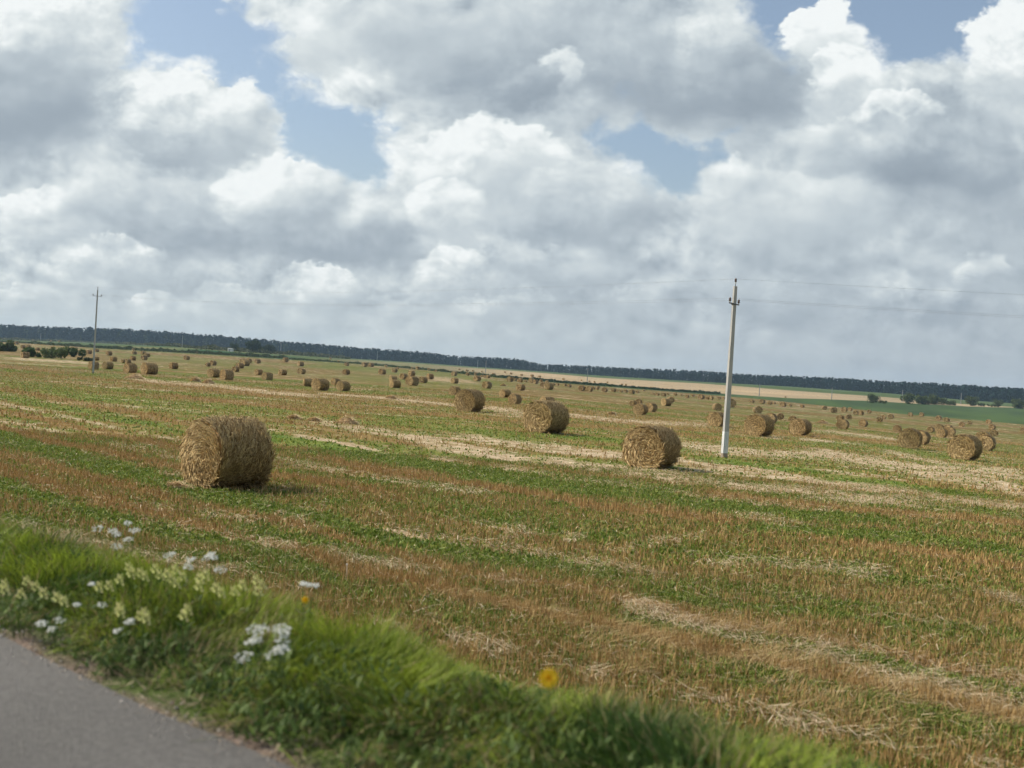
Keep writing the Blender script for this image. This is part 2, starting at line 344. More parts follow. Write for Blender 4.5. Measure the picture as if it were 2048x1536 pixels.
# ------------------------------------------------------------------ bales as read from the field: x, base y, height (2048 px frame), turn, label or cluster key
BALES = [
 (450,980,137,-9,"largest and nearest straw bale, standing alone at the left with its round side in shade"),
 (1301,937,82,0,"big straw bale on the pale straw band, just left of the near power pole foot"),
 (1090,866,62,0,"big straw bale mid field with another bale peeping out over its top"),
 (938,823,43,6,"dark brown lone straw bale left of mid field, hiding part of a smaller bale"),
 (1928,920,50,0,"big far right straw bale casting a clear shadow, in front of two overlapping bales"),
 (1819,897,39,0,"big straw bale at the right with one bale tucked behind its right shoulder"),
 (1517,872,42,0,"big straw bale first right of the near power pole, its right side in shade"),
 (1600,870,32,0,"straw bale with pale end face, second to the right of the near power pole"),
 (1434,853,29,0,"straw bale partly hidden behind the near power pole just above its white base"),
 (1970,901,31,0,"straw bale directly behind the large far right bale that casts a clear shadow"),
 (1965,890,27,0,"dark sided straw bale peeping out behind the pair at the far right"),
 (1841,889,28,0,"straw bale hidden behind the right shoulder of the big right hand bale"),
 (1794,864,14,0,"straw bale peeping out above the upper left of the big right hand bale"),
 (1861,865,12,0,"pale straw bale at the left end of the right hand knot of five bales"),
 (1878,864,16,0,"straw bale at the back middle of the tight knot of five bales at the right"),
 (1896,862,13,0,"straw bale at the back right of the tight knot of five bales at the right"),
 (1883,875,17.5,0,"straw bale at the front of the tight knot of five bales at the right"),
 (1900,871,16.5,0,"straw bale at the front right of the tight knot of five bales at the right"),
 (1988,873,13,0,"straw bale at the far right with a smaller bale behind its upper left"),
 (1984,859,10,0,"small straw bale at the far right right behind a slightly larger bale"),
 (298,749,23,0,"largest of the straw bales to the right of the distant power pole"),
 (260,746,19,0,"straw bale just left of the largest bale right of the distant power pole"),
 (215,738.5,15,0,"straw bale first to the right of the distant power pole foot"),
 (187,739,16,0,"straw bale half hidden behind the foot of the distant power pole"),
 (347,738,13,0,"straw bale standing alone to the right of the bales at the distant power pole"),
 (453,760,20.5,0,"dark sided straw bale, a pale bale close behind its left, above the nearest bale"),
 (427,755,17.5,0,"pale straw bale close behind the left side of a dark sided bale"),
 (534,760,15,0,"straw bale with a smaller one just behind its upper left, above the near lone bale"),
 (517,750,12,0,"smaller straw bale just behind the upper left of another bale"),
 (640,781,23.5,-8,"largest straw bale of the group of four left of the middle of the field"),
 (615,773,16.5,-30,"straw bale leaning into view at the left of the group of four"),
 (671,771,14,0,"hidden straw bale at the back of the group of four left of the middle"),
 (686,782,19.5,0,"pale faced straw bale at the right of the group of four left of the middle"),
 (790,776,16,-20,"front left straw bale of the six bales above the middle left"),
 (786,764,12,-20,"straw bale right behind the front left one of the six above the middle left"),
 (824,771,18.5,0,"biggest straw bale of the six bales above the middle left"),
 (846,766,12.5,0,"straw bale at the right side of the biggest of the six above the middle left"),
 (807,759,12,0,"straw bale behind left of the biggest of the six above the middle left"),
 (823,752,11,-20,"topmost straw bale of the six bales above the middle left"),
 (860,758.5,11,-20,"straw bale standing alone right of the six bales above the middle left"),
 (909,790,17,0,"straw bale half hidden behind the dark brown lone bale left of the middle"),
 (973.5,777,14,0,"straw bale standing alone above right of the dark brown lone bale"),
 (1010,795,16,-20,"straw bale behind left of a dark sided bale, near the middle of the field"),
 (1029,808,19.5,0,"dark sided straw bale in front of another, near the middle of the field"),
 (1041,781,13,0,"straw bale standing alone above the pair near the middle of the field"),
 (1094,814,21,-25,"straw bale peeping out over the top of the big middle bale"),
 (1280.5,829.5,21.5,0,"front straw bale of the group of four left of the near power pole"),
 (1302,823.5,17.5,0,"right hand straw bale of the group of four left of the near power pole"),
 (1266,813,12,0,"left rear straw bale of the group of four left of the near power pole"),
 (1277,809,11,0,"right rear straw bale of the group of four left of the near power pole"),
 (1332,812,15,-30,"straw bale with shadow and a second bale touching its right, left of near pole"),
 (1341,806,12,40,"narrow straw bale touching the right rear of a bale left of the near pole"),
 (1097,779.5,14,0,"straw bale front of a clump on the skyline side above the big middle bale"),
 (1541,847,20.5,0,"straw bale half hidden behind the first big bale right of the near pole"),
 (1560,839,13,35,"small straw bale between the two big bales right of the near pole"),
 (1585,845,13,0,"pale straw bale peeping out behind the second big bale right of the near pole"),
 (1461,815,17,30,"dark straw bale just behind the right edge of the near power pole"),
 (1434,821,14,40,"straw bale with two dark ends just left of the near power pole"),
 (1515,826.5,14,40,"straw bale with two dark ends, right of the near power pole"),
 (1685,858.5,20,0,"straw bale, pale left face and dark side, halfway from near pole to right edge"),
 (1680,842,12,0,"straw bale peeping out behind the pale faced bale halfway to the right edge"),
 (1726,853.5,14,0,"straw bale standing alone right of the pale faced bale halfway to the right edge"),
 (1758,844.5,11,0,"left front straw bale of a touching pair between near pole and right edge"),
 (1767,838.5,8,0,"right rear straw bale of a touching pair between near pole and right edge"),
 (1781.5,838,10,0,"straw bale just right of a touching pair between near pole and right edge"),
 # clusters
 (33,689,6,0,'A'),(46,697,7,0,'A'),(57,696,6,0,'A'),(75,701,6,0,'A'),(105,699,6,0,'A'),(150,701,7,0,'A'),(50,716,12,0,'A'),(178,708,8,0,'A'),
 (17,678,3.5,0,'Z'),(66,681,3.5,0,'Z'),(102,683,3.5,0,'Z'),(118,684.5,3.5,0,'Z'),
 (193,704,6,0,'B'),(218,711,9,0,'B'),(268.5,709,7,0,'B'),(227,723,10,0,'B'),(286,709,7,0,'B'),(294,714,8,0,'B'),(288,720,9.5,0,'B'),(266,721,9,0,'B'),(256,727,9,0,'B'),(248,726,8,0,'B'),(373,720,9,0,'B'),(192,721,8,0,'B'),(267,701,4,0,'B'),
 (416,733,8,0,'C'),(426,731,10,0,'C'),(485,725,8,0,'C'),(497,726,9,0,'C'),(491,732,12,0,'C'),(515,727,9,0,'C'),(480,737,11,0,'C'),(471,744,11,0,'C'),(565,750.5,12,0,'C'),(602.5,748.5,12,0,'C'),(601,732.5,10,-15,'C'),(571,724,8.5,0,'C'),(692,749.5,11,0,'C'),(693,732,7,0,'C'),(393,707,3.5,0,'C'),(661,718,3,0,'C'),(677,725,4,0,'C'),
 (729,733.5,9,0,'D'),(742,733.5,8,0,'D'),(764,749,11,0,'D'),(789,745,9,0,'D'),(772,734,4,0,'D'),(795,738,4,0,'D'),(835,739,6,0,'D'),(825,738,4,0,'D'),(858,741,5,0,'D'),(872,743,3.5,0,'D'),(908,752,9,0,'D'),(909,767,11.5,-15,'D'),(954,762.5,11,0,'D'),(935,751,6,0,'D'),(952,750.5,5.5,0,'D'),(963,754,4,0,'D'),(969,755,4.5,0,'D'),(976,756,6,0,'D'),(987,751,5,0,'D'),
 (1020,763.5,10,0,'E'),(1030,762,6,0,'E'),(1040,764.5,8.5,0,'E'),(1051,764.5,5,0,'E'),(1063,766,9,0,'E'),(1071,767.5,8,0,'E'),(1082,764,5,0,'E'),(1086,774,9,0,'E'),(1094,766,5,0,'E'),(1107,771,5,0,'E'),(1115,771,5,0,'E'),(1130,772,5,0,'E'),(1138,775,7,0,'E'),(1163,782,11,0,'E'),(1172,782,9,0,'E'),(1179,783,10,0,'E'),(1186.5,779,6,0,'E'),(1194,780,5,0,'E'),(1197,776,4,0,'E'),(1209,784,9,0,'E'),(1227,784,8,0,'E'),(1234,783,4,0,'E'),(1242,785,5,0,'E'),(1251,785,6,0,'E'),(1263.5,788,9,0,'E'),(1275,786,5,0,'E'),(1288,782,3,0,'E'),(1303,788,4,0,'E'),(1308,790,4,0,'E'),(1315,791,5.5,0,'E'),(1327,793,8,0,'E'),(1336,790,4,0,'E'),(1350,791,6,0,'E'),(1363,792,4,0,'E'),(1374,796,6.5,0,'E'),(1386,794,5,0,'E'),
 (934,743,4,0,'T'),(964,745,3,0,'T'),(946,743,3,0,'T'),(919,740,3,0,'T'),(1010,745.5,3,0,'T'),(1022,749,4,0,'T'),(1043,752,4,0,'T'),(1064,754,5,0,'T'),(1079,755,4,0,'T'),(1127,760,4,0,'T'),(1163,762,3,0,'T'),(1179,764,3,0,'T'),(1189,765,3,0,'T'),(1215,766,3,0,'T'),(1244,770,3,0,'T'),(1252,770.5,3,0,'T'),(1302,776,3,0,'T'),(1366,781,3,0,'T'),(1571,795.5,3,0,'T'),
 (1402,798.5,10,0,'G'),(1414,799,6,0,'G'),(1422,799,7,0,'G'),(1438,799,6,0,'G'),(1447,799,5,0,'G'),(1504,806,7,0,'G'),(1524,807.5,9,0,'G'),(1539,809.5,7,0,'G'),(1547.5,808.5,5,0,'G'),(1566,814,10,0,'G'),(1580,813,5,0,'G'),(1604,816,7,0,'G'),(1648.5,819.5,8,35,'G'),(1667,826,12,30,'G'),(1688,824,10,0,'G'),(1700,822,7,0,'G'),(1711,830,9,0,'G'),(1721,830.5,9,0,'G'),(1738,826.5,7,0,'G'),(1697,838.5,10,35,'G'),
 (1820.5,833,8,0,'H'),(1843,833,8,0,'H'),(1877,841,10,0,'H'),(1893,845,10,0,'H'),(1923.5,854,10,0,'H'),(1939,850,8.5,0,'H'),(1977,848,9,0,'H'),(2046,865,10,0,'H'),
]
CLUSTER = {'A': 'small distant bale beside the far left bushes', 'Z': 'tiny bale under the forest at far left', 'B': 'small bale around and right of the distant pole', 'C': 'small bale between distant pole and group of four', 'D': 'small bale in the hazy row above the dark lone bale', 'E': 'small crowded bale below the tan field, left of near pole', 'T': 'tiny bale lying on the far tan field', 'G': 'small bale along the green field right of near pole', 'H': 'small bale by the green field at far right'}
ORD = ['leftmost','second from left','third from left','fourth from left','fifth from left','sixth from left','seventh from left','eighth from left','ninth from left','tenth from left','eleventh from left','twelfth from left','thirteenth from left','fourteenth from left','fifteenth from left','sixteenth from left','seventeenth from left','eighteenth from left','nineteenth from left','twentieth from left']
def ordinal(i, n):
    if i == n - 1: return 'rightmost'
    if i < len(ORD) and i <= n // 2 or n - 1 - i >= len(ORD): return ORD[i]
    return ORD[n - 1 - i].replace('from left', 'from right')

# ------------------------------------------------------------------ terrain: height of the eye above the ground, fitted to the bales
D_B = 1.5
def y_wood(px): return float(np.interp(px, [0, 1024, 2048], [1850, 1600, 1150]))
EDGE_WOOD = [(0,677),(400,695),(700,717),(817,724),(954,734),(1100,744),(1195,751),(1400,763.5),(1575,773),(1780,787),(1938,801),(2048,808)]
FAR_R = np.array([ray(a, b)[0] / ray(a, b)[1] for a, b in EDGE_WOOD]); FAR_H = np.array([-ray(a, b)[2] / ray(a, b)[1] * y_wood(a) for a, b in EDGE_WOOD])
def basis(x, y):
    x = np.asarray(x, float); y = np.asarray(y, float)
    yy = np.clip(y, 0, 420); xp = 150 * np.tanh(np.maximum(x, 0) / 150) / 100; xn = 150 * np.tanh(np.maximum(-x, 0) / 150) / 100
    return np.stack([1 - np.exp(-yy / 90), yy / 300, xp * sstep(y, 20, 90), xp * xp * sstep(y, 20, 90), xn * sstep(y, 20, 90)], -1)
_A = []; _b = []
for (bx, by, bh, _t, _l) in BALES:
    if bh < 8: continue
    r0 = ray(bx, by); r1 = ray(bx, by - bh); s0 = -r0[2] / r0[1]; s1 = -r1[2] / r1[1]
    Hh = 1.45 * s0 / (s0 - s1); yy = Hh / s0; xx = yy * r0[0] / r0[1]; w = math.sqrt(bh)
    _A.append(basis(xx, yy) * w); _b.append((Hh - 2.97) * w)
_A = np.array(_A); _b = np.array(_b)
COEF = np.linalg.solve(_A.T @ _A + np.eye(5) * 2.0, _A.T @ _b)
def Hfun(x, y):
    near = 2.97 + basis(x, y) @ COEF
    d = np.hypot(x, y); w = sstep(np.maximum(y, d * .6), 380, 1050)
    r = np.asarray(x, float) / np.maximum(y, 1.0)
    return near * (1 - w) + np.interp(r, FAR_R, FAR_H) * w
def ground(x, y): return EYE - Hfun(x, y)
def hit(px, py, H=None):
    r = ray(px, py)
    if H is not None:
        t = H / -r[2]; return r[0] * t, r[1] * t
    s = -r[2] / r[1]; k = r[0] / r[1]
    if s < 1e-4: return k * 1500, 1500.0
    ys = np.geomspace(5, 4000, 900); g = Hfun(k * ys, ys) - s * ys
    i = np.argmax(g < 0)
    if g[i] >= 0: return k * 1500, 1500.0
    if i == 0: return k * 5, 5.0
    a, b = ys[i - 1], ys[i]; ga, gb = g[i - 1], g[i]; y = a + (b - a) * ga / (ga - gb); return k * y, y

def wood_line(px): return float(np.interp(px, [a for a, _ in EDGE_WOOD], [b for _, b in EDGE_WOOD]))
# ------------------------------------------------------------------ crop rows in the field
# kind, half width (px), strength, points (2048 px frame)
ROWS = [
 ('b',13,1.0,[(-40,930),(0,942),(147,986),(273,1017),(410,1058),(581,1092),(692,1140),(805,1162),(962,1203),(1100,1238),(1198,1250),(1373,1299),(1519,1328),(1629,1350),(1811,1383),(2045,1445),(2100,1455)]),
 ('g',12,1.0,[(-40,955),(0,972),(150,1020),(300,1062),(450,1092),(600,1136),(700,1178)]),
 ('g',10,1.0,[(1250,1245),(1430,1275),(1650,1312),(1850,1350),(2045,1395)]),
 ('b',10,.95,[(-40,905),(0,912),(205,965),(342,998),(478,1030),(651,1070),(839,1128),(942,1152),(1034,1165),(1181,1186),(1297,1210),(1410,1248),(1629,1282),(1694,1295),(1921,1343),(2045,1370)]),
 ('g',11,.9,[(480,1062),(640,1090),(760,1120)]),
 ('g',17,1.0,[(-40,860),(30,880),(150,918),(260,950),(420,995),(560,1020),(760,1078),(980,1120),(1150,1142)]),
 ('g',14,.7,[(1150,1150),(1350,1180),(1600,1200),(1800,1240),(2045,1280)]),
 ('b',9,1.0,[(-40,846),(0,856),(103,884),(239,911),(355,938),(554,952),(640,966),(760,985)]),
 ('l',3,.65,[(34,846),(171,877),(256,897),(359,921)]),
 ('b',9,.9,[(-40,812),(0,822),(80,838),(171,858),(308,888),(360,900)]),
 ('l',3,.6,[(0,806),(79,822),(171,842),(308,873),(350,880)]),
 ('g',6,.8,[(0,795),(150,820),(340,858)]),
 ('b',9,.8,[(-40,770),(0,778),(170,808),(340,840),(380,850)]),
 ('g',8,.4,[(-40,752),(0,758),(200,796),(380,826)]),
 ('b',6,.9,[(-40,728),(150,748),(350,770),(560,795)]),('b',6,.9,[(350,792),(560,814),(760,840),(860,852)]),('b',5,.8,[(600,800),(760,815),(900,832),(1040,846)]),('b',6,.8,[(1140,850),(1300,862),(1480,880)]),('b',5,.8,[(1150,835),(1350,858),(1650,875),(1900,890)]),
 ('g',12,1.0,[(545,872),(620,890),(760,915),(900,942),(1060,965),(1230,985),(1400,1008),(1600,1030),(1750,1040)]),
 ('l',3.5,1.0,[(608,873),(650,880),(697,890),(847,916),(922,926),(1059,946),(1141,960)]),
 ('l',2.5,.8,[(1200,968),(1260,974)]),
 ('l',2.5,.7,[(1330,985),(1495,1006),(1560,1011),(1660,1022)]),
 ('b',11,1.0,[(660,922),(700,934),(837,953),(1008,981),(1178,1011),(1383,1037),(1485,1047),(1690,1085),(1861,1108),(2045,1140)]),
 ('l',3.0,.8,[(545,920),(600,930),(700,948),(775,962),(860,978),(956,987)]),
 ('g',12,.6,[(860,1000),(1000,1030),(1200,1062)]),
 ('b',12,.35,[(760,1020),(950,1062),(1150,1095),(1350,1090)]),
 ('l',4,.9,[(772,1059),(854,1073),(900,1080)]),
 ('l',4,.9,[(960,1088),(1003,1096)]),
 ('l',4,.9,[(1110,1105),(1127,1121),(1180,1130)]),
 ('p',6,.7,[(1230,1105),(1330,1085),(1370,1080)]),
 ('p',7,.7,[(1470,1032),(1560,1045),(1610,1055)]),
 ('g',8,.9,[(1300,1190),(1450,1215),(1650,1235),(1900,1275)]),
 ('g',9,.8,[(1500,1345),(1700,1395),(1900,1440),(2045,1470)]),
 ('g',9,1.0,[(1500,1055),(1650,1065),(1850,1080),(2045,1110)]),
 ('b',9,.9,[(1420,988),(1600,1010),(1742,1024),(1941,1039),(2060,1055)]),
 ('l',4,.9,[(1600,1145),(1700,1155),(1800,1168),(1950,1190),(2045,1215)]),
 ('p',10,.5,[(1420,1130),(1600,1135),(1750,1150)]),
 ('p',12,.55,[(1300,1240),(1500,1290),(1750,1350),(1950,1400),(2045,1420)]),
 ('p',10,.95,[(840,880),(912,897),(1042,916),(1213,938),(1397,963),(1553,982),(1741,1000),(1830,1006)]),
 ('p',8,.95,[(950,877),(1030,888),(1178,905),(1260,915)]),
 ('p',9,.85,[(1330,920),(1440,935),(1600,957),(1800,985),(1920,1000),(2060,1022)]),
 ('p',11,.9,[(1370,893),(1500,905),(1650,910),(1800,930),(1950,945),(2060,955)]),
 ('p',13,.95,[(1640,905),(1760,925),(1880,950),(2060,985)]),
 ('p',8,.8,[(1780,905),(1900,930),(2060,945)]),
 ('g',6,1.0,[(1400,918),(1470,925),(1560,938),(1640,945)]),
 ('g',8,1.0,[(1660,955),(1760,965),(1880,985),(1990,1000)]),
 ('g',5,.9,[(1100,872),(1200,878),(1320,892),(1380,900)]),
 ('g',5,.9,[(1640,885),(1760,893),(1900,915)]),
 ('p',6,.8,[(640,845),(740,860),(850,878)]),
 ('b',6,.8,[(560,842),(700,868),(850,892)]),
 ('p',5,.8,[(975,815),(1050,825)]),
 ('p',4.5,.9,[(1130,828),(1200,838),(1300,845)]),
 ('g',8,.7,[(760,840),(950,860),(1060,880)]),
 ('p',4,.8,[(1330,845),(1400,850)]),
 ('l',3,.8,[(1550,875),(1620,880),(1700,886)]),
 ('p',4,.9,[(1650,862),(1740,872),(1800,880)]),
 ('p',3.5,.9,[(250,755),(330,765),(420,770),(520,782),(600,790)]),
 ('p',2.5,.9,[(40,718),(110,722),(175,726)]),
 ('l',2.5,.8,[(650,788),(760,795),(860,805),(960,815)]),
 ('p',5,.7,[(860,755),(900,760),(935,762)]),
 ('g',4,.8,[(160,748),(190,750),(240,756)]),
 ('b',5,.9,[(780,768),(860,778),(960,785),(1060,792)]),
 ('g',8,.6,[(700,752),(860,768),(1000,775)]),
 ('g',5,.7,[(240,712),(420,725),(560,740)]),
 ('g',4,.9,[(640,728),(760,742),(900,750),(1000,768)]),
]
_RW = []
for (kd, hw, st, pts) in ROWS:
    P_ = [hit(px, py) for px, py in pts]
    rr = np.array([a / b for a, b in P_]); yy = np.array([b for a, b in P_])
    o_ = np.argsort(rr); rr = rr[o_]; yy = yy[o_]
    _RW.append((kd, hw, st, rr, yy))
EDGE_PX = { # field boundaries: x,y in the 2048 frame
 'forest': [(0,677),(400,695),(700,717),(817,724),(954,734),(1100,744),(1195,751),(1400,763.5),(1575,773),(1780,787),(1938,801),(2048,808)],
 'tan_top': [(560,711),(700,719),(895,732),(1000,739.5),(1098,747),(1195,755.5),(1400,767),(1575,780.5),(1712,790),(1780,795),(1819,799),(2048,815)],
 'tan_bot': [(560,716),(749,727),(915,745),(1000,753),(1117,762.5),(1234,772),(1400,784),(1575,796),(1731,801.5),(1819,807),(2048,816)],
 'bale_top': [(0,684),(195,697),(400,709),(575,719),(712,728),(915,747),(1000,756),(1117,766),(1234,775),(1400,788),(1497,796),(1575,804),(1673,814),(1785,826.6),(1870,834),(1955,841),(2048,849)],
}
_ED = {}
for k_, pts in EDGE_PX.items():
    P_ = [hit(px, py) for px, py in pts]; _ED[k_] = (np.array([a / b for a, b in P_]), np.array([b for a, b in P_]))
def edge_y(k_, r): return np.interp(r, _ED[k_][0], _ED[k_][1])

C_BR = np.array([.215, .118, .042]); C_BR2 = np.array([.27, .175, .072]); C_GR = np.array([.100, .158, .024]); C_GR2 = np.array([.185, .205, .048]); C_PA = np.array([.36, .265, .15]); C_PA2 = np.array([.60, .47, .31])
def rowcoord(x, y):
    w = sstep(y, 16, 60)
    sn_ = y + 0.62 * x - 0.010 * x * np.abs(x) * 0.5
    return sn_ * (1 - w) + (y + 0.12 * x + 7.0) * w
def field_mix(x, y):
    """amounts of stubble / undergrowth / loose straw at a place of the bale field"""
    x = np.asarray(x, float); y = np.maximum(np.asarray(y, float), 0.5); r = x / y
    s = rowcoord(x, y); t = x
    wob = (fbm(x * 0.5, y * 0.5, 5, 3) - 0.5)
    n_ = 0.55 * fbm(s * 0.55 + wob * 0.6, t * 0.05, 11, 3) + 0.45 * fbm(s * 0.16, t * 0.03, 12, 2)
    wf_ = sstep(y, 55, 150); n_ = n_ * (1 - wf_) + wf_ * (0.55 * fbm(s * 0.075, t * 0.010, 14, 3) + .45 * fbm(s * .02, t * .006, 15, 3)); n_ = n_ + (fbm(x * 1.3, y * 1.3, 21, 3) - 0.5) * 0.22
    g = sstep(n_, 0.44, 0.60)
    p = sstep(fbm(s * 0.9 + 40, t * 0.09, 31, 3) + (fbm(x * 2.2, y * 2.2, 33, 2) - 0.5) * 0.25, 0.66, 0.76) * 0.8
    gm_ = .16 * sstep(y, 20, 48) * (1 - wf_); g = .50 - gm_ - .30 * wf_ + (.46 + .26 * wf_) * g
    for (kd, hw, st, rr, yy) in _RW:
        m = (r > rr[0] - 0.04) & (r < rr[-1] + 0.04)
        if not m.any(): continue
        rm = r[m]; yc = np.interp(rm, rr, yy)
        W = yc * yc / (F * np.maximum(Hfun(rm * yc, yc), 1)) * hw * {'b': .72, 'g': 1.15, 'p': 1.15, 'l': 1.1}[kd]
        q_ = (y[m] - yc) / W + (wob[m]) * 1.1 + (vnoise(x[m] * 3.1, y[m] * 3.1, 44) - 0.5) * 0.7
        a = st * sstep(-np.abs(q_), -1.35, -0.65)
        a = a * sstep(rm, rr[0] - 0.03, rr[0] + 0.012) * (1 - sstep(rm, rr[-1] - 0.012, rr[-1] + 0.03))
        brk = fbm(rm * yc * 0.7, yc * 0 + hw, 50 + int(hw * 10), 3)
        if kd == 'l': a = a * sstep(brk, 0.30, 0.48)
        if kd == 'p': a = a * (0.25 + 0.75 * sstep(fbm(x[m] * 1.1, y[m] * 1.1, 61, 4, .65), 0.34, 0.52))
        if kd == 'b': g[m] = g[m] * (1 - a) + .07 * a; p[m] = p[m] * (1 - 0.8 * a)
        elif kd == 'g': g[m] = g[m] + (1 - g[m]) * a; p[m] = p[m] * (1 - a)
        else: p[m] = p[m] + (1 - p[m]) * a
    return g, p
def field_color(x, y):
    x = np.asarray(x, float); y = np.asarray(y, float)
    g, p = field_mix(x, y)
    k = fbm(x * 0.9, y * 0.9, 71, 3)[:, None]; k2 = fbm(x * 4, y * 4, 72, 2)[:, None]
    br = C_BR + (C_BR2 - C_BR) * sstep(k, .35, .65); gr = C_GR + (C_GR2 - C_GR) * sstep(k2 * .5 + k * .5, .38, .62)
    pa = C_PA + (C_PA2 - C_PA) * sstep(k2, .35, .7)
    c = br * (1 - g[:, None]) + gr * g[:, None]
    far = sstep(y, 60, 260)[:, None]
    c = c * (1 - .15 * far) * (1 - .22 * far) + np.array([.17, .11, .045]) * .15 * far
    pf = (sstep(fbm(rowcoord(x, y) * .22, x * .02, 91, 3) + (fbm(x * .5, y * .5, 92, 2) - .5) * .2, .57, .68) * .55 * sstep(y, 60, 140))[:, None]
    c = c * (1 - pf) + C_PA * .85 * pf
    c = c * (1 - p[:, None]) + pa * p[:, None]
    # beyond the bale field
    yv = np.maximum(y, 1); r = x / yv; ahead = (y > 60)
    yb = edge_y('bale_top', r); yt0 = edge_y('tan_bot', r); yt1 = edge_y('tan_top', r)
    jit = (fbm(x * .02, y * .02, 81, 3) - .5) * .06 + (vnoise(x * .2, y * .2, 82) - .5) * .01
    yj = y * (1 + jit * .5)
    beyond = sstep(yj / yb, .992, 1.008) * ahead
    dg = np.array([.058, .092, .034]) + (fbm(r * 30, yv * .012, 83, 3)[:, None] - .4) * np.array([.05, .075, .01])
    past = np.array([.085, .115, .04]) + (fbm(r * 14, yv * .03, 84, 3)[:, None] - .45) * np.array([.30, .17, .08])
    lf = sstep(-r, 0.10, 0.24)[:, None]
    gc = dg * (1 - lf) + np.clip(past, .03, .4) * lf
    tan = np.array([.39, .295, .175]) + (fbm(r * 8, yv * .03, 85, 4)[:, None] - .5) * np.array([.22, .14, .08])
    tanm = (sstep(yj / yt0, .995, 1.005) * (1 - sstep(y / yt1, .99, 1.01)) * (.35 * sstep(r, -.20, -.14) + .65 * sstep(r, -.10, .04)))[:, None]
    gtop = np.array([.085, .12, .045]) + (fbm(r * 20, yv * .01, 86, 2)[:, None] - .5) * .05
    topm = sstep(y / yt1, .99, 1.01)[:, None] * (1 - lf)
    z = gc * (1 - tanm) + np.clip(tan, .05, .8) * tanm
    z = z * (1 - topm) + gtop * topm
    c = c * (1 - beyond[:, None]) + z * beyond[:, None]
    return np.clip(c, .005, .9)

# ------------------------------------------------------------------ field: one sheet out to the horizon
azf = np.concatenate([np.linspace(-math.pi, -.66, 46)[:-1], np.linspace(-.66, .66, 560), np.linspace(.66, math.pi, 46)[1:]])
rad = np.concatenate([[1.0, 2.5], np.geomspace(4.0, 2500.0, 740)])
AZ, RD = np.meshgrid(azf, rad); gx = (np.sin(AZ) * RD).ravel(); gy = (np.cos(AZ) * RD).ravel()
gz = ground(gx, gy)
gz += (fbm(gx * 1.1, gy * 1.1, 3, 3) - .5) * .10 * (1 - sstep(RD.ravel(), 60, 200)) + (vnoise(gx * 5, gy * 5, 4) - .5) * .03 * (1 - sstep(RD.ravel(), 25, 60))
na = len(azf); nr = len(rad); ii = np.arange((nr - 1) * (na - 1)); rI = ii // (na - 1); aI = ii % (na - 1)
FQ = np.stack([rI * na + aI, rI * na + aI + 1, (rI + 1) * na + aI + 1, (rI + 1) * na + aI], 1)
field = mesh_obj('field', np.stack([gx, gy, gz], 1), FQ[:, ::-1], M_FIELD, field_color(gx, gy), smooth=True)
tag(field, kind='structure', label='mown grain field with rows of brown stubble, green undergrowth and pale straw')

# ------------------------------------------------------------------ road and verge
EDGE = [(-42, 34.5), (-24, 21.5), (-12, 12.9), (-6, 8.35), (-2.7, 5.72), (-2.2, 5.25), (-1.6, 4.82), (-1.2, 4.5), (-.8, 4.22), (0.2, 3.6), (1.6, 2.85), (3.6, 1.95), (7, .8), (14, -1), (30, -4)]
def dens(pts, step=0.35):
    out = []
    n = len(pts)
    for i in range(n - 1):
        p0 = Vector(pts[max(i - 1, 0)]); p1 = Vector(pts[i]); p2 = Vector(pts[i + 1]); p3 = Vector(pts[min(i + 2, n - 1)])
        k = max(2, int((p2 - p1).length / step)); m1 = (p2 - p0) * .5; m2 = (p3 - p1) * .5
        L = (p2 - p1).length; m1 = m1.normalized() * L; m2 = m2.normalized() * L
        for j in range(k):
            t = j / k; out.append(p1 * (2 * t**3 - 3 * t**2 + 1) + m1 * (t**3 - 2 * t**2 + t) + p2 * (-2 * t**3 + 3 * t**2) + m2 * (t**3 - t**2))
    out.append(Vector(pts[-1])); return np.array([(p.x, p.y) for p in out])
EP = dens(EDGE); TG = np.gradient(EP, axis=0); TG /= np.linalg.norm(TG, axis=1)[:, None]
NM = np.stack([-TG[:, 1], TG[:, 0]], 1)          # towards the field
ROADZ = EYE - 1.70
offs = np.array([0.02, .0, -.4, -1, -2, -3.5, -5, -7.5])
wig = (fbm(np.arange(len(EP)) * .9, np.zeros(len(EP)), 91, 3) - .5) * .14
V = []; 
for k, o_ in enumerate(offs):
    z = ROADZ + 0.02 * min(-o_, 3) - (.05 if k == 0 else 0)
    pp = EP + NM * (o_ + (wig if k < 3 else 0 * wig)[:, None]); V.append(np.column_stack([pp, np.full(len(EP), z)]))
V = np.concatenate(V); n = len(EP); ii = np.arange((len(offs) - 1) * (n - 1)); a = ii // (n - 1); b = ii % (n - 1)
Q = np.stack([a * n + b, a * n + b + 1, (a + 1) * n + b + 1, (a + 1) * n + b], 1)
cr_ = np.tile(np.array([.130, .122, .109]), (len(V), 1)) * (0.7 + .6 * fbm(V[:, 0] * 1.5, V[:, 1] * 1.5, 93, 3)[:, None])
road = mesh_obj('road', V, Q, M_ROAD, cr_); tag(road, kind='structure', label='grey asphalt road edge in the lower left corner')
vo = np.array([-.35, -.05, .12, .3, .55, .85, 1.15, 1.5, 2.0, 2.7, 3.5, 4.6]); vz = np.array([-.06, -.015, -.0, .01, .05, .08, .04, -.12, -.48, -.92, -1.28, -1.62])
def verge_z(d): return ROADZ + np.interp(d, vo, vz)
vf_ = np.linspace(-.35, 4.6, 60); V = []
for k, o_ in enumerate(vf_):
    pp = EP + NM * o_; z = verge_z(o_) + (fbm(pp[:, 0] * 2, pp[:, 1] * 2, 95, 3) - .5) * .07 * min(1, max(0, o_ * 3)); V.append(np.column_stack([pp, z]))
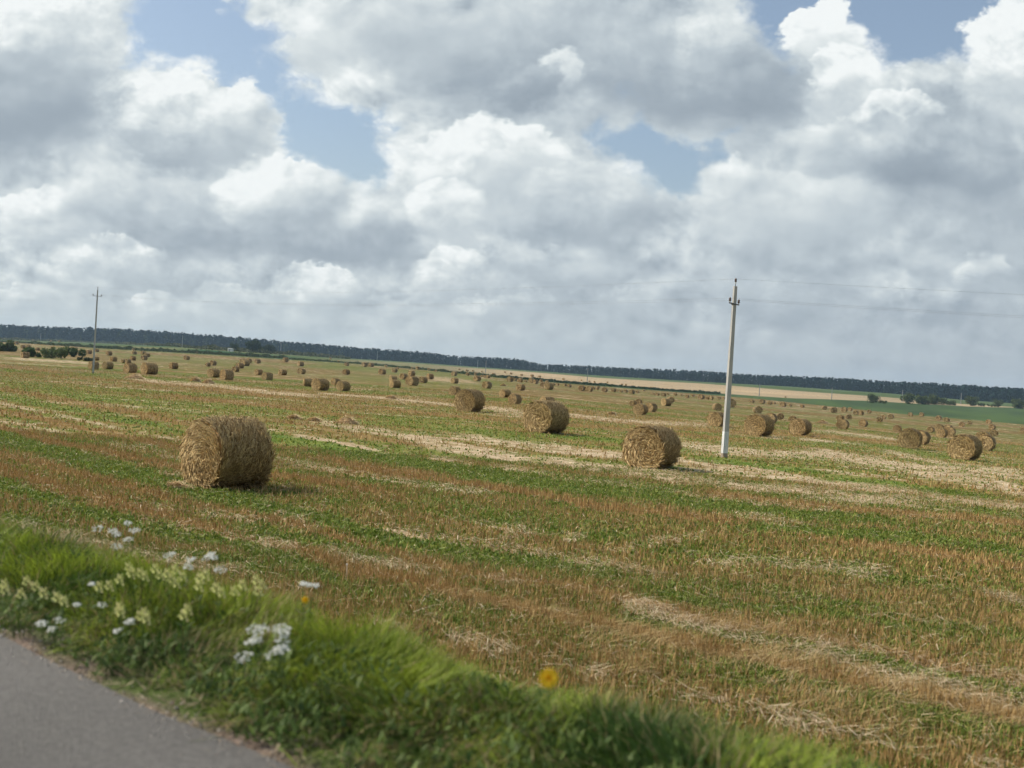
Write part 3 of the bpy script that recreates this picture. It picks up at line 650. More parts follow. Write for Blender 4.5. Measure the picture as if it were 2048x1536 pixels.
V = np.concatenate(V); ii = np.arange((len(vf_) - 1) * (n - 1)); a = ii // (n - 1); b = ii % (n - 1)
Q = np.stack([a * n + b, a * n + b + 1, (a + 1) * n + b + 1, (a + 1) * n + b], 1)
dd = np.repeat(vf_, n); kk = fbm(V[:, 0] * 5, V[:, 1] * 5, 96, 3)[:, None]
cv = np.array([.20, .15, .115]) * (.75 + .5 * kk); cg = np.array([.06, .085, .02]) * (.7 + .6 * kk); mk = sstep(dd + (kk[:, 0] - .5) * .5, .0, .14)[:, None]
verge = mesh_obj('verge', V, Q[:, ::-1], M_SOIL, cv * (1 - mk) + cg * mk, smooth=True); tag(verge, kind='structure', label='road bank sloping down from the asphalt to the field')

# ------------------------------------------------------------------ blades
def blades(name, x, y, z, h, w, lean, az, colr, mat, droop=0.5, kind='stuff', label=None, cat=None, colb=None):
    """each blade: 3 cross lines, 2 quads; lean = horizontal travel of the tip"""
    n = len(x); wa_ = rng.uniform(0, 2 * math.pi, n); wx = np.cos(wa_) * w / 2; wy = np.sin(wa_) * w / 2
    lx = np.cos(az) * lean; ly = np.sin(az) * lean
    V = np.empty((n, 6, 3))
    for k, (t, ww) in enumerate(((0, 1.0), (.55, .8), (1.0, .12))):
        f_ = t ** (1 + droop); zz = z + h * t * (1 if t < 1 else 1 - .12 * droop)
        V[:, 2 * k, 0] = x + lx * f_ - wx * ww; V[:, 2 * k, 1] = y + ly * f_ - wy * ww; V[:, 2 * k, 2] = zz
        V[:, 2 * k + 1, 0] = x + lx * f_ + wx * ww; V[:, 2 * k + 1, 1] = y + ly * f_ + wy * ww; V[:, 2 * k + 1, 2] = zz
    C = np.repeat(colr[:, None, :], 6, 1)
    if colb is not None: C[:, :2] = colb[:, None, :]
    base = np.arange(n)[:, None] * 6
    Q = np.concatenate([base + np.array([0, 1, 3, 2]), base + np.array([2, 3, 5, 4])], 0)
    o = mesh_obj(name, V.reshape(-1, 3), Q, mat, C.reshape(-1, 3)); tag(o, label, cat, kind=kind); return o
def edge_depth(x, y):
    """signed distance from the road edge (towards the field) by nearest edge point"""
    out = np.empty(len(x))
    for s_ in range(0, len(x), 20000):
        e_ = slice(s_, s_ + 20000); d2 = (x[e_, None] - EP[None, :, 0]) ** 2 + (y[e_, None] - EP[None, :, 1]) ** 2; i = d2.argmin(1)
        out[e_] = (x[e_] - EP[i, 0]) * NM[i, 0] + (y[e_] - EP[i, 1]) * NM[i, 1]
    return out
def scatter(n, y0, y1, rmax=.56, power=2.0):
    y = (rng.uniform(0, 1, n) * (y1 ** power - y0 ** power) + y0 ** power) ** (1 / power); return rng.uniform(-rmax, rmax, n) * y, y
def pick(c1, c2, n, v=.25):
    t = rng.uniform(0, 1, (n, 1)); return (c1 * (1 - t) + c2 * t) * rng.uniform(1 - v, 1 + v, (n, 1))
def gz_at(x, y):
    return ground(x, y) + (fbm(x * 1.1, y * 1.1, 3, 3) - .5) * .10 + (vnoise(x * 5, y * 5, 4) - .5) * .03
def field_blades(n, y0, y1, wsc, hsc, tagn, rmax=.56):
    x, y = scatter(n, y0, y1, rmax, power=1.45)
    k = edge_depth(x, y) > 3.6 if y0 < 20 else np.ones(n, bool)
    x, y = x[k], y[k]; g, p = field_mix(x, y); n = len(x)
    u = rng.uniform(0, 1, n); z = gz_at(x, y)
    loose = u < np.clip(p * .8 + .035, 0, 1); green = (~loose) & (rng.uniform(0, 1, n) < g * .95 + .02); stub = ~loose & ~green
    # upright stubble
    m = stub & (rng.uniform(0, 1, n) < .85); c = int(m.sum()); dens_ = fbm(x[m] * 2.5, y[m] * 2.5, 101, 2)
    blades('stubble', x[m], y[m], z[m], rng.uniform(.07, .17, c) * hsc * (.6 + .8 * dens_), rng.uniform(.007, .013, c) * wsc, rng.uniform(0, .07, c), rng.uniform(0, 6.28, c),
           pick(np.array([.30, .175, .055]), np.array([.54, .37, .165]), c), M_STUB, .2, label='short brown cut stubble standing in rows across the field ' + tagn, cat='stubble')
    # undergrowth: small leaves
    m = green; c = int(m.sum())
    blades('undergrowth', x[m], y[m], z[m], rng.uniform(.03, .10, c) * hsc, rng.uniform(.014, .032, c) * wsc * (.72 if y0 > 30 else 1), rng.uniform(.02, .09, c), rng.uniform(0, 6.28, c),
           pick(np.array([.100, .170, .020]), np.array([.265, .285, .058]), c, .3), M_GRASS, .8, label='low green undergrowth growing between the stubble rows ' + tagn, cat='undergrowth')
    # loose straw lying about
    m = loose; c = int(m.sum()); a_ = rng.normal(-.7, .8, c)
    blades('loose_straw', x[m], y[m], z[m] + rng.uniform(.01, .15, c), rng.uniform(-.06, .06, c), rng.uniform(.0045, .0095, c) * wsc, rng.uniform(.08, .26, c) * (hsc ** .5), a_,
           pick(np.array([.40, .28, .15]), np.array([.76, .62, .42]), c, .15), M_STRAW, .1, label='pale loose straw scattered over the field ' + tagn, cat='straw')
field_blades(340000, 6.5, 17, 1.0, 1.0, 'nearest the verge', .78)
field_blades(260000, 17, 38, 1.7, 1.0, 'around the nearest bale', .64)
field_blades(170000, 38, 170, 4.5, 1.1, 'in the middle distance')

# bent, lodged straw swathes in the right foreground
def lodged():
    X_, Y_, L_, A_ = [], [], [], []
    for (pts, wpx, cnt) in (([(1180,1245),(1300,1285),(1450,1310),(1600,1340),(1750,1375),(1900,1410),(2050,1440)], .32, 5200), ([(900,1190),(1000,1215),(1100,1240),(1200,1270)], .22, 1300), ([(1350,1240),(1480,1265),(1640,1300)], .2, 1000), ([(1100,1290),(1250,1330),(1350,1370)], .25, 900), ([(1500,1390),(1700,1440),(1900,1480)], .35, 700)):
        P_ = np.array([hit(a, b) for a, b in pts]); t = rng.uniform(0, len(P_) - 1.001, cnt); i = t.astype(int); f_ = (t - i)[:, None]
        q_ = P_[i] * (1 - f_) + P_[i + 1] * f_ + rng.normal(0, wpx, (cnt, 2)); X_.append(q_[:, 0]); Y_.append(q_[:, 1])
        cl = fbm(q_[:, 0] * 1.7, q_[:, 1] * 1.7, 111, 2); A_.append((cl - .5) * 5 - .45 + rng.normal(0, .25, cnt)); L_.append(rng.uniform(.14, .36, cnt))
    x = np.concatenate(X_); y = np.concatenate(Y_); c = len(x)
    blades('lodged_straw', x, y, gz_at(x, y), rng.uniform(.05, .17, c), rng.uniform(.004, .0085, c), np.concatenate(L_), np.concatenate(A_),
           pick(np.array([.34, .23, .09]), np.array([.56, .43, .21]), c, .2), M_STRAW, .9, label='tangled bent straw lying in waves along the front rows', cat='straw')
lodged()

# verge grass
def on_verge(n, d0, d1, lo=-1.0, hi=1.0, pw=1.0):
    # along the edge between (-6.5,8.7) and (4.5,1.6), thinned by distance
    m = (EP[:, 0] > -8.5) & (EP[:, 0] < 7.0); idx = np.nonzero(m)[0]; wgt = 1 / (np.hypot(EP[idx, 0], EP[idx, 1])) ** pw; wgt /= wgt.sum()
    i = rng.choice(idx, n, p=wgt); d = rng.uniform(d0, d1, n); s_ = rng.uniform(-.2, .2, n)
    x = EP[i, 0] + NM[i, 0] * d + TG[i, 0] * s_; y = EP[i, 1] + NM[i, 1] * d + TG[i, 1] * s_
    return x, y, d, verge_z(d)
def verge_grass():
    n = 170000; x, y, d, z = on_verge(n, .0, 3.4)
    cl = fbm(x * 1.6, y * 1.6, 121, 3); cl2 = fbm(x * 4.5, y * 4.5, 122, 2)
    k = rng.uniform(0, 1, n) < (sstep(d + (cl2 - .5) * .4, .0, .22)) * (.35 + .65 * sstep(cl2, .28, .5))
    x, y, d, z, cl, cl2 = x[k], y[k], d[k], z[k], cl[k], cl2[k]; n = len(x)
    h = (.06 + .15 * sstep(d, .1, .9)) * (.25 + 1.5 * cl) * (1 - .45 * sstep(x, -.8, 2.0)) * rng.uniform(.55, 1.25, n)
    tone = sstep(fbm(x * 2.6 + 7, y * 2.6, 125, 3) + rng.normal(0, .05, n), .36, .62)[:, None]; gcol = (np.array([.055, .110, .018]) * (1 - tone) + np.array([.28, .35, .04]) * tone) * rng.uniform(.7, 1.3, (n, 1))
    dry = rng.uniform(0, 1, n) < .07 + .16 * sstep(fbm(x * 1.9, y * 1.9, 128, 2), .5, .62) + .25 * (1 - sstep(d, .1, .7)); gcol[dry] = pick(np.array([.22, .17, .07]), np.array([.38, .30, .15]), int(dry.sum()))
    a_ = (fbm(x * 2.1, y * 2.1, 127, 2) - .5) * 9 - .6 + rng.normal(0, .8, n)
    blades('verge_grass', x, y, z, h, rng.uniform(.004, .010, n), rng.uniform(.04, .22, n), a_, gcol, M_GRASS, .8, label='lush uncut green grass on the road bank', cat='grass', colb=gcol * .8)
    # broad leaved weeds low in the grass
    n = 34000; x, y, d, z = on_verge(n, .04, 2.0); cl = fbm(x * 3, y * 3, 131, 2); k = cl > .42; x, y, d, z = x[k], y[k], d[k], z[k]; n = len(x)
    blades('broadleaf_weeds', x, y, z + rng.uniform(0, .11, n), rng.uniform(.015, .055, n), rng.uniform(.010, .026, n), rng.uniform(.02, .06, n), rng.uniform(0, 6.28, n),
           pick(np.array([.05, .095, .018]), np.array([.17, .23, .06]), n, .3), M_GRASS, .6, label='broad leaved green weeds low in the bank grass', cat='weeds')
verge_grass()
# dry litter and small stones on the dirt lip beside the asphalt
x, y, d, z = on_verge(5000, -.12, .35)
blades('dry_litter', x, y, z + .004, rng.uniform(.0, .03, len(x)), rng.uniform(.003, .008, len(x)), rng.uniform(.03, .10, len(x)), rng.uniform(0, 6.28, len(x)),
       pick(np.array([.16, .10, .07]), np.array([.48, .38, .27]), len(x)), M_STRAW, .1, label='dry stalks and litter along the dirt lip of the asphalt', cat='litter')

def gravel():
    n = 2600; x, y, d, z = on_verge(n, -.30, .22); k = rng.uniform(0, 1, n) < np.exp(-np.abs(d) * 9); x, y, d, z = x[k], y[k], d[k], z[k]; n = len(x); z = np.maximum(z, ROADZ)
    oc = np.array([(1, 0, 0), (0, 1, 0), (-1, 0, 0), (0, -1, 0), (0, 0, 1), (0, 0, -1)], float); fc = np.array([(0, 1, 4, 4), (1, 2, 4, 4), (2, 3, 4, 4), (3, 0, 4, 4), (1, 0, 5, 5), (2, 1, 5, 5), (3, 2, 5, 5), (0, 3, 5, 5)])
    s_ = rng.uniform(.004, .013, (n, 1, 1)) * rng.uniform(.6, 1.3, (n, 6, 1)); VV = np.stack([x, y, z], 1)[:, None, :] + oc[None] * s_ * np.array([1, 1, .7]); cc = pick(np.array([.16, .14, .12]), np.array([.42, .37, .31]), n)
    tag(mesh_obj('gravel', VV.reshape(-1, 3), (np.arange(n)[:, None, None] * 6 + fc).reshape(-1, 4), M_ROAD, np.repeat(cc, 6, 0)), 'loose grit and small stones along the asphalt edge', 'gravel', kind='stuff')
gravel()
# ------------------------------------------------------------------ flowers on the bank
def spot(px, py, top):
    """place on the bank whose point 'top' above the soil is seen along this ray"""
    r = ray(px, py); best = None
    for yv in np.linspace(3.0, 12, 400):
        t = yv / r[1]; X_, Y_, Z_ = r[0] * t, yv, EYE + r[2] * t
        d = edge_depth(np.array([X_]), np.array([Y_]))[0]
        if d < -.1: continue
        zz = float(verge_z(d)) + top
        if best is None or abs(Z_ - zz) < best[0]: best = (abs(Z_ - zz), X_, Y_, zz - top, Z_)
        if Z_ < zz: break
    return best[1], best[2], best[3], best[4] - best[3]
def flower_head(kind, c, sz=1.0):
    m = MB(); c = Vector(c)
    if kind == 'umbel':      # flat white cluster
        for i in range(26):
            a = random.uniform(0, 6.28); r = .043 * sz * math.sqrt(random.uniform(0, 1)); p = c + Vector((math.cos(a) * r, math.sin(a) * r, random.uniform(-.004, .006) - r * .15)); s_ = random.uniform(.0038, .0075)
            V = [(p.x + math.cos(t) * s_, p.y + math.sin(t) * s_, p.z + (.003 if k % 2 else 0)) for k, t in enumerate([j * math.pi / 3 for j in range(6)])] + [(p.x, p.y, p.z + .006)]
            m.add(V, [(j, (j + 1) % 6, 6) for j in range(6)], (.85, .84, .76))
    elif kind == 'spike':    # pale yellow lipped flowers up a spike
        for i in range(14):
            a = i * 2.4; zz = i * .0042; rr = .017 * (1.1 - i / 22); p = c + Vector((math.cos(a) * rr, math.sin(a) * rr, zz - .03)); s_ = .011 * (1.15 - i / 24)
            o1 = Vector((math.cos(a), math.sin(a), -.2)) * s_; o2 = Vector((-math.sin(a), math.cos(a), 0)) * s_ * .7; u_ = Vector((0, 0, 1)) * s_
            V = [p - u_ * .6, p + o2, p + u_, p - o2, p + o1 * 1.3]
            m.add([tuple(v) for v in V], [(0, 1, 4), (1, 2, 4), (2, 3, 4), (3, 0, 4)], (.72, .72, .28) if i % 3 else (.80, .74, .38))
    else:                    # flat orange-yellow composite flower
        for ring, (R_, nn, cc) in enumerate(((.032 * sz, 18, (.88, .56, .015)), (.022 * sz, 14, (.9, .62, .03)), (.011 * sz, 9, (.80, .42, .01)))):
            for j in range(nn):
                a = (j + ring * .4) * 2 * math.pi / nn; d_ = Vector((math.cos(a), math.sin(a), 0)); t_ = Vector((-math.sin(a), math.cos(a), 0)); w_ = R_ * 3.4 / nn
                V = [c, c + d_ * R_ * .6 - t_ * w_ * .6 + Vector((0, 0, .006)), c + d_ * R_ + Vector((0, 0, .004 + ring * .005)), c + d_ * R_ * .6 + t_ * w_ * .6 + Vector((0, 0, .006))]
                m.add([tuple(v) for v in V], [(0, 1, 2, 3)], cc)
    return m
STEMC = (.08, .13, .03)
def flower_plant(name, px, py, heads, kind, label, cat, group, top=.30, sz=1.0):
    """heads: offsets in px from (px,py) of every flower head"""
    X_, Y_, Z_, H_ = spot(px, py, top); H_ = max(H_, .12); o = empty(name, (X_, Y_, Z_)); tag(o, label, cat, group)
    sc_ = math.hypot(X_, Y_) / F; tilt = Vector((-.06, 1, .45)).normalized()
    for (dx, dy) in heads:
        tp = Vector((dx * sc_, 0, H_)) + Vector((0, 0, -1)) * dy * sc_ * .8 + Vector((0, -1, 0)) * dy * sc_ * .6
        base = Vector((tp.x * .35, tp.y * .35, -.02)); mid = (base + tp) / 2 + Vector((random.uniform(-.02, .02), 0, 0))
        st = MB(); st.tube([base, mid, tp], [.0028, .0024, .0018], STEMC, 5, False)
        for q_ in range(5):
            f_ = random.uniform(.15, .8); b_ = base.lerp(tp, f_); a = random.uniform(0, 6.28); d_ = Vector((math.cos(a), math.sin(a), .5)) * .05; w_ = Vector((-math.sin(a), math.cos(a), 0)) * .006
            st.add([tuple(b_), tuple(b_ + d_ * .6 + w_), tuple(b_ + d_), tuple(b_ + d_ * .6 - w_)], [(0, 1, 2, 3)], STEMC)
        st.build('stem', M_GRASS, o)
        hd = flower_head(kind, (0, 0, 0), sz * random.uniform(.6, 1.15)); rx = {'umbel': R(20), 'spike': 0, 'disc': R(62)}[kind]; ry = random.uniform(-.25, .25); mr_ = Matrix.Rotation(rx, 3, 'X') @ Matrix.Rotation(ry, 3, 'Y'); mr_ = np.array(mr_)
        for q_ in range(len(hd.v)): hd.v[q_] = hd.v[q_] @ mr_.T + np.array(tp)
        hd.build('flower_head', M_PETAL, o)
    return o
W = 'white flowers on the verge'; Yg = 'pale yellow flowers on the verge'
flower_plant('white_flower', 245, 1065, [(5,-20),(-19,-2),(21,-7),(14,13),(-3,29),(-48,-6),(-12,4)], 'umbel', 'farthest tuft of small white flowers, upper left of the verge against the field', 'flower', W)
flower_plant('white_flower', 360, 1120, [(-22,-8),(20,-3),(20,12)], 'umbel', 'white flowers between the farthest white tuft and the big leaning white one', 'flower', W)
flower_plant('white_flower', 425, 1118, [(-5,-10),(3,-5),(20,20),(-12,-4)], 'umbel', 'broad white flower cluster at the verge top, right of the pale yellow patch tip', 'flower', W)
flower_plant('white_flower', 617, 1168, [(-10,0),(2,3),(14,2)], 'umbel', 'small lone white flowers where the verge meets the stubble, above the small orange flower', 'flower', W, .2, .45)
flower_plant('white_flower', 102, 1246, [(14,-8),(-17,2),(5,11)], 'umbel', 'low white flowers nearest the left end of the asphalt edge', 'flower', W, .13, .7)
flower_plant('white_flower', 182, 1200, [(-23,10),(24,8),(-8,-32)], 'umbel', 'sparse white flowers just below the left pale yellow flowers', 'flower', W, .2, .6)
flower_plant('white_flower', 248, 1252, [(8,-10),(-9,10)], 'umbel', 'two small white flowers low in the middle of the verge', 'flower', W, .16, .7)
flower_plant('white_flower', 512, 1275, [(-4,-20),(6,-16),(0,6),(-8,10),(-14,40)], 'umbel', 'left half of the largest and nearest white flower clump on the verge', 'flower', W)
flower_plant('white_flower', 560, 1280, [(-4,-24),(6,-20),(3,-6),(2,14),(-8,25),(8,18)], 'umbel', 'right half of the largest and nearest white flower clump on the verge', 'flower', W)
flower_plant('yellow_flower', 285, 1142, [(-28,-8),(-4,2),(22,-8),(6,8),(-20,4),(34,4)], 'spike', 'bright centre of the long pale yellow flower patch', 'flower', Yg)
flower_plant('yellow_flower', 350, 1152, [(-6,4),(5,12),(-3,-14),(14,-2),(-16,-6)], 'spike', 'pale yellow flowers at the right half of the long patch', 'flower', Yg)
flower_plant('yellow_flower', 400, 1160, [(-2,-6),(0,10),(8,-14)], 'spike', 'small pale yellow cluster ending the long patch on the right', 'flower', Yg)
flower_plant('yellow_flower', 500, 1168, [(10,-11),(-15,0),(17,11),(-28,15),(22,-2)], 'spike', 'pale yellow flowers standing apart to the right near the stubble', 'flower', Yg)
flower_plant('yellow_flower', 435, 1178, [(-4,-4),(8,4)], 'spike', 'tiny pale yellow pair between the long patch and the right hand ones', 'flower', Yg)
flower_plant('yellow_flower', 50, 1172, [(-39,-2),(-1,-11),(19,-2),(37,9),(-3,14),(-34,8)], 'spike', 'pale yellow flowers at the left edge of the verge', 'flower', Yg)
flower_plant('yellow_flower', 120, 1195, [(-6,-2),(8,4)], 'spike', 'faint pale yellow flowers right of the left edge group', 'flower', Yg)
flower_plant('yellow_flower', 215, 1165, [(-14,7),(20,-10),(4,4)], 'spike', 'pale yellow flowers left below the long patch', 'flower', Yg)
flower_plant('yellow_flower', 239, 1213, [(0,0),(4,8)], 'spike', 'single round pale yellow flower in the middle of the verge', 'flower', Yg)
flower_plant('yellow_flower', 289, 1224, [(0,0),(6,10),(-6,6)], 'spike', 'dim pale yellow flower right of the single round one', 'flower', Yg)
flower_plant('yellow_flower', 373, 1222, [(0,-6),(-4,6)], 'spike', 'pale yellow flower low right of the middle verge', 'flower', Yg)
Og = 'orange flowers on the verge'
flower_plant('orange_flower', 1097, 1357, [(0,0)], 'disc', 'large orange yellow flower head near the bottom middle of the verge', 'flower', Og, .36, 1.5)
flower_plant('orange_flower', 610, 1200, [(0,0)], 'disc', 'small orange flower at the back edge of the verge', 'flower', Og, .30, .9)

# ------------------------------------------------------------------ straw bales
def bale_mesh(name, seed, nstrand, wst, lst, segs=44, rough=1.0):
    g = np.random.default_rng(seed); L = 1.36; Rr = D_B / 2; m = MB()
    nx = 12; rings = []
    th_ = np.linspace(0, 2 * math.pi, segs, endpoint=False)
    prof = [(-L / 2, k) for k in (0.0, .3, .6, .85, .95)] + [(-L / 2 + .035, .99)] + [(-L / 2 + L * t, 1.0) for t in np.linspace(.07, .93, nx)] + [(L / 2 - .035, .99)] + [(L / 2, k) for k in (.95, .85, .6, .3, 0.0)]
    def squash(P_):
        z = P_[:, 2]; low = np.clip((-z - .45 * Rr) / (.55 * Rr), 0, 1); P_[:, 2] = z + low * low * .10 * Rr; P_[:, 1] *= 1 + .05 * low; P_[:, 2] -= 0; return P_
    def disp(a_, t_, r_):
        return (fbm(np.cos(a_) * 2.2 + 5 + seed, np.sin(a_) * 2.2 + t_ * 2.5, 200 + seed, 3) - .5) * .16 + (fbm(np.cos(a_) * 7, np.sin(a_) * 7 + t_ * 8, 210 + seed, 2) - .5) * .05
    V = []
    for (t, k) in prof:
        r_ = Rr * k * (1 + disp(th_, np.full(segs, t), k) * .5)
        xx = np.full(segs, t) + (1 if t > 0 else -1) * (fbm(np.cos(th_) * k * 4 + 9, np.sin(th_) * k * 4 + seed, 220, 2) - .5) * .09 * (1 if abs(t) > L / 2 - .01 else 0)
        V.append(np.stack([xx, np.cos(th_) * r_, np.sin(th_) * r_], 1))
    V = squash(np.concatenate(V)); npf = len(prof); ii = np.arange((npf - 1) * segs); a = ii // segs; b = ii % segs
    Q = np.stack([a * segs + b, a * segs + (b + 1) % segs, (a + 1) * segs + (b + 1) % segs, (a + 1) * segs + b], 1)
    kk = fbm(V[:, 0] * 5 + V[:, 1] * 4, V[:, 2] * 5, 230 + seed, 3)[:, None]
    m.add(V, Q, np.array([.12, .070, .024]) + (np.array([.36, .22, .080]) - np.array([.12, .070, .024])) * sstep(kk, .3, .7))
    # straws
    n = nstrand; side = g.uniform(0, 1, n) < .64
    a_ = g.uniform(0, 2 * math.pi, n); t = g.uniform(-L / 2, L / 2, n); rr = np.where(side, Rr * (1 + disp(a_, t, 1) * .5), Rr * np.sqrt(g.uniform(0, 1, n)) * .98)
    ex = np.where(g.uniform(0, 1, n) < .5, -1.0, 1.0)
    P0 = np.stack([np.where(side, t, ex * L / 2), np.cos(a_) * rr, np.sin(a_) * rr], 1)
    nor = np.where(side[:, None], np.stack([0 * a_, np.cos(a_), np.sin(a_)], 1), np.stack([ex, 0 * a_, 0 * a_], 1))
    circ = np.stack([0 * a_, -np.sin(a_), np.cos(a_)], 1); axx = np.where(side[:, None], np.array([[1.0, 0, 0]]), np.stack([0 * a_, np.cos(a_), np.sin(a_)], 1))
    wob_ = g.normal(0, .42, n); d_ = circ * np.cos(wob_)[:, None] + axx * np.sin(wob_)[:, None]; wv = -circ * np.sin(wob_)[:, None] + axx * np.cos(wob_)[:, None]
    ln = g.uniform(.35, 1.2, n) * lst; ww = g.uniform(.6, 1.3, n) * wst; out0 = g.uniform(0, .03, n); out1 = (np.abs(g.normal(0, .030, n)) + .004 + (g.uniform(0, 1, n) < .05) * g.uniform(0, .07, n)) * rough; sag = g.uniform(-.03, .02, n)
    A = P0 + nor * out0[:, None]; B = P0 + d_ * (ln * .5)[:, None] + nor * (out0 + out1 * .7)[:, None]; Cc = P0 + d_ * ln[:, None] + nor * (out0 + out1)[:, None] + np.stack([0 * ln, 0 * ln, -np.abs(sag) * 2], 1)
    VV = np.stack([A - wv * ww[:, None] / 2, A + wv * ww[:, None] / 2, B - wv * ww[:, None] / 2, B + wv * ww[:, None] / 2, Cc - wv * ww[:, None] * .2, Cc + wv * ww[:, None] * .2], 1)
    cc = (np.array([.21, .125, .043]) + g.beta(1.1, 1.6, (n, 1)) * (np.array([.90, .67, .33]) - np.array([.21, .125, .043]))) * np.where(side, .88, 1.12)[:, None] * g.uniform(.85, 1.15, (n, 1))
    base = np.arange(n)[:, None] * 6; QQ = np.concatenate([base + np.array([0, 1, 3, 2]), base + np.array([2, 3, 5, 4])], 0)
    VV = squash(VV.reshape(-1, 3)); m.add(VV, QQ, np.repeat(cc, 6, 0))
    for q_ in range(len(m.v)): m.v[q_] = m.v[q_] + np.array([0, 0, Rr * .93])
    V = np.concatenate(m.v); Q = np.concatenate(m.f); C = np.concatenate(m.c)
    o = mesh_obj(name, V, Q, M_STRAW, C); me = o.data; bpy.data.objects.remove(o); return me
ME_HI = [bale_mesh('straw_bale', 1, 15000, .020, .17, 64, 1.4), bale_mesh('straw_bale', 2, 8000, .030, .21, 56, 1.2), bale_mesh('straw_bale', 9, 8000, .030, .21, 56, 1.2)]
ME_MID = [bale_mesh('straw_bale', s_, 3200, .045, .24, 40) for s_ in (3, 4, 5)]
ME_LO = [bale_mesh('straw_bale', s_, 450, .08, .34, 24) for s_ in (6, 7, 8)]
AXIS = math.atan2(-.82, -.57)        # the end faces look this way
cl_lists = {}
for rec in BALES:
    if len(rec[4]) == 1: cl_lists.setdefault(rec[4], []).append(rec)
for v_ in cl_lists.values(): v_.sort(key=lambda q_: (q_[0], q_[1]))
for i, rec in enumerate(BALES):
    bx, by, bh, turn, lab = rec; by = max(by, wood_line(bx) + 2.0)
    X_, Y_ = hit(bx, by)
    r1 = ray(bx, by - bh); dist = math.hypot(X_, Y_)
    zt = EYE + r1[2] / r1[1] * Y_; zb = float(ground(X_, Y_)); s_ = (zt - zb) / (D_B * .935)
    s_ *= 1.0 - .02
    if bh < 8: s_ = min(max(s_, .55), 1.35)
    k = .55 * s_; X2, Y2 = X_ * (1 + k / dist), Y_ * (1 + k / dist)
    me = ME_HI[0] if i == 0 else ME_HI[1 + i % 2] if bh > 38 else ME_MID[i % 3] if bh > 13 else ME_LO[i % 3]
    o = bpy.data.objects.new('straw_bale', me); col.objects.link(o)
    o.location = (X2, Y2, float(ground(X2, Y2)) - .02); rz = AXIS + R(turn) + (0 if i == 0 else random.uniform(-.14, .14))
    if i % 2 and i > 8 and turn == 0: rz += math.pi
    o.rotation_euler = (0, 0, rz); wd = s_ * (1.0 if bh > 8 else random.uniform(.95, 1.25)); o.scale = (wd * random.uniform(.92, 1.08) if i > 4 else wd * (.88 if i == 0 else 1), s_ * random.uniform(.97, 1.06), s_)
    if len(lab) == 1:
        lst = cl_lists[lab]; j = lst.index(rec); lab = ordinal(j, len(lst)) + ' ' + CLUSTER[lab]
    tag(o, lab, 'straw bale', 'round straw bales left on the field')

# ------------------------------------------------------------------ small heaps of spilled straw
HEAPS_ST = [(352,976,56,11,'spilled straw against the left foot of the nearest bale'),(587,838,32,8,'left of three low straw heaps on the row right above the nearest bale'),(628,842,28,7,'middle of three low straw heaps on the row right above the nearest bale'),(694,847,48,13,'right and largest of three low straw heaps right above the nearest bale'),
 (270,757,44,8,'flat straw heap just below the largest bale by the distant pole'),(391,763,22,8,'left of two small straw heaps before the pale bale and its dark neighbour'),(417,767,26,8,'right of two small straw heaps before the pale bale and its dark neighbour'),
 (783,797,26,6,'lone low straw heap left of the dark brown lone bale'),(1007,772,13,4,'tiny straw heap between two lone bales above the middle'),(1224,829,15,5,'tiny straw heap left of the group of four near the near pole'),(1645,846,22,5,'low straw heap behind the second big bale right of the near pole')]
for (hx, hy, hw, hh, lab) in HEAPS_ST:
    X_, Y_ = hit(hx, hy); dist = math.hypot(X_, Y_); w_ = hw * dist / F; h_ = max(hh * 1.25 * dist / F, .15); o_z = float(ground(X_, Y_))
    m = MB(); n = 700; a_ = rng.uniform(0, 6.28, n); q_ = np.sqrt(rng.uniform(0, 1, n)); px_ = np.cos(a_) * q_ * w_ / 2; py_ = np.sin(a_) * q_ * w_ * .3
    pz_ = h_ * np.maximum(0, 1 - q_ ** 1.5) * (.6 + .6 * fbm(px_ * 3, py_ * 3, 301, 2)) * rng.uniform(.5, 1, n); da = rng.uniform(0, 6.28, n); ll = rng.uniform(.12, .4, n) * (w_ / 2) ** .5; ws_ = .012 * max(1, dist / 25)
    dv = np.stack([np.cos(da) * ll, np.sin(da) * ll, rng.uniform(-.06, .08, n)], 1); wv = np.stack([-np.sin(da), np.cos(da), 0.3 * np.ones(n)], 1) * ws_ / 2; P0 = np.stack([px_, py_, pz_], 1)
    VV = np.stack([P0 - wv, P0 + wv, P0 + dv + wv * .4, P0 + dv - wv * .4], 1).reshape(-1, 3); m.add(VV, np.arange(n)[:, None] * 4 + np.arange(4), np.repeat(pick(np.array([.42, .29, .14]), np.array([.84, .66, .40]), n), 4, 0))
    k = 20; ga = np.linspace(0, 2 * math.pi, k, endpoint=False); rg = [(0, .62), (.35, .55), (.7, .3), (1, -.03)]; V = np.concatenate([np.stack([np.cos(ga) * q2 * w_ / 2, np.sin(ga) * q2 * w_ * .3, np.full(k, h_ * z2) * (1 + .5 * (vnoise(np.cos(ga) * 3 + hx, np.sin(ga) * 3, 5) - .5))], 1) for q2, z2 in rg])
    ii = np.arange(3 * k); a = ii // k; b = ii % k; m.add(V, np.stack([a * k + b, (a + 1) * k + b, (a + 1) * k + (b + 1) % k, a * k + (b + 1) % k], 1), (.46, .32, .17))
    o = m.build('straw_heap', M_STRAW, None, loc=(X_, Y_, o_z)); o.rotation_euler = (0, 0, -.35); tag(o, lab, 'straw heap', 'small heaps of spilled straw')

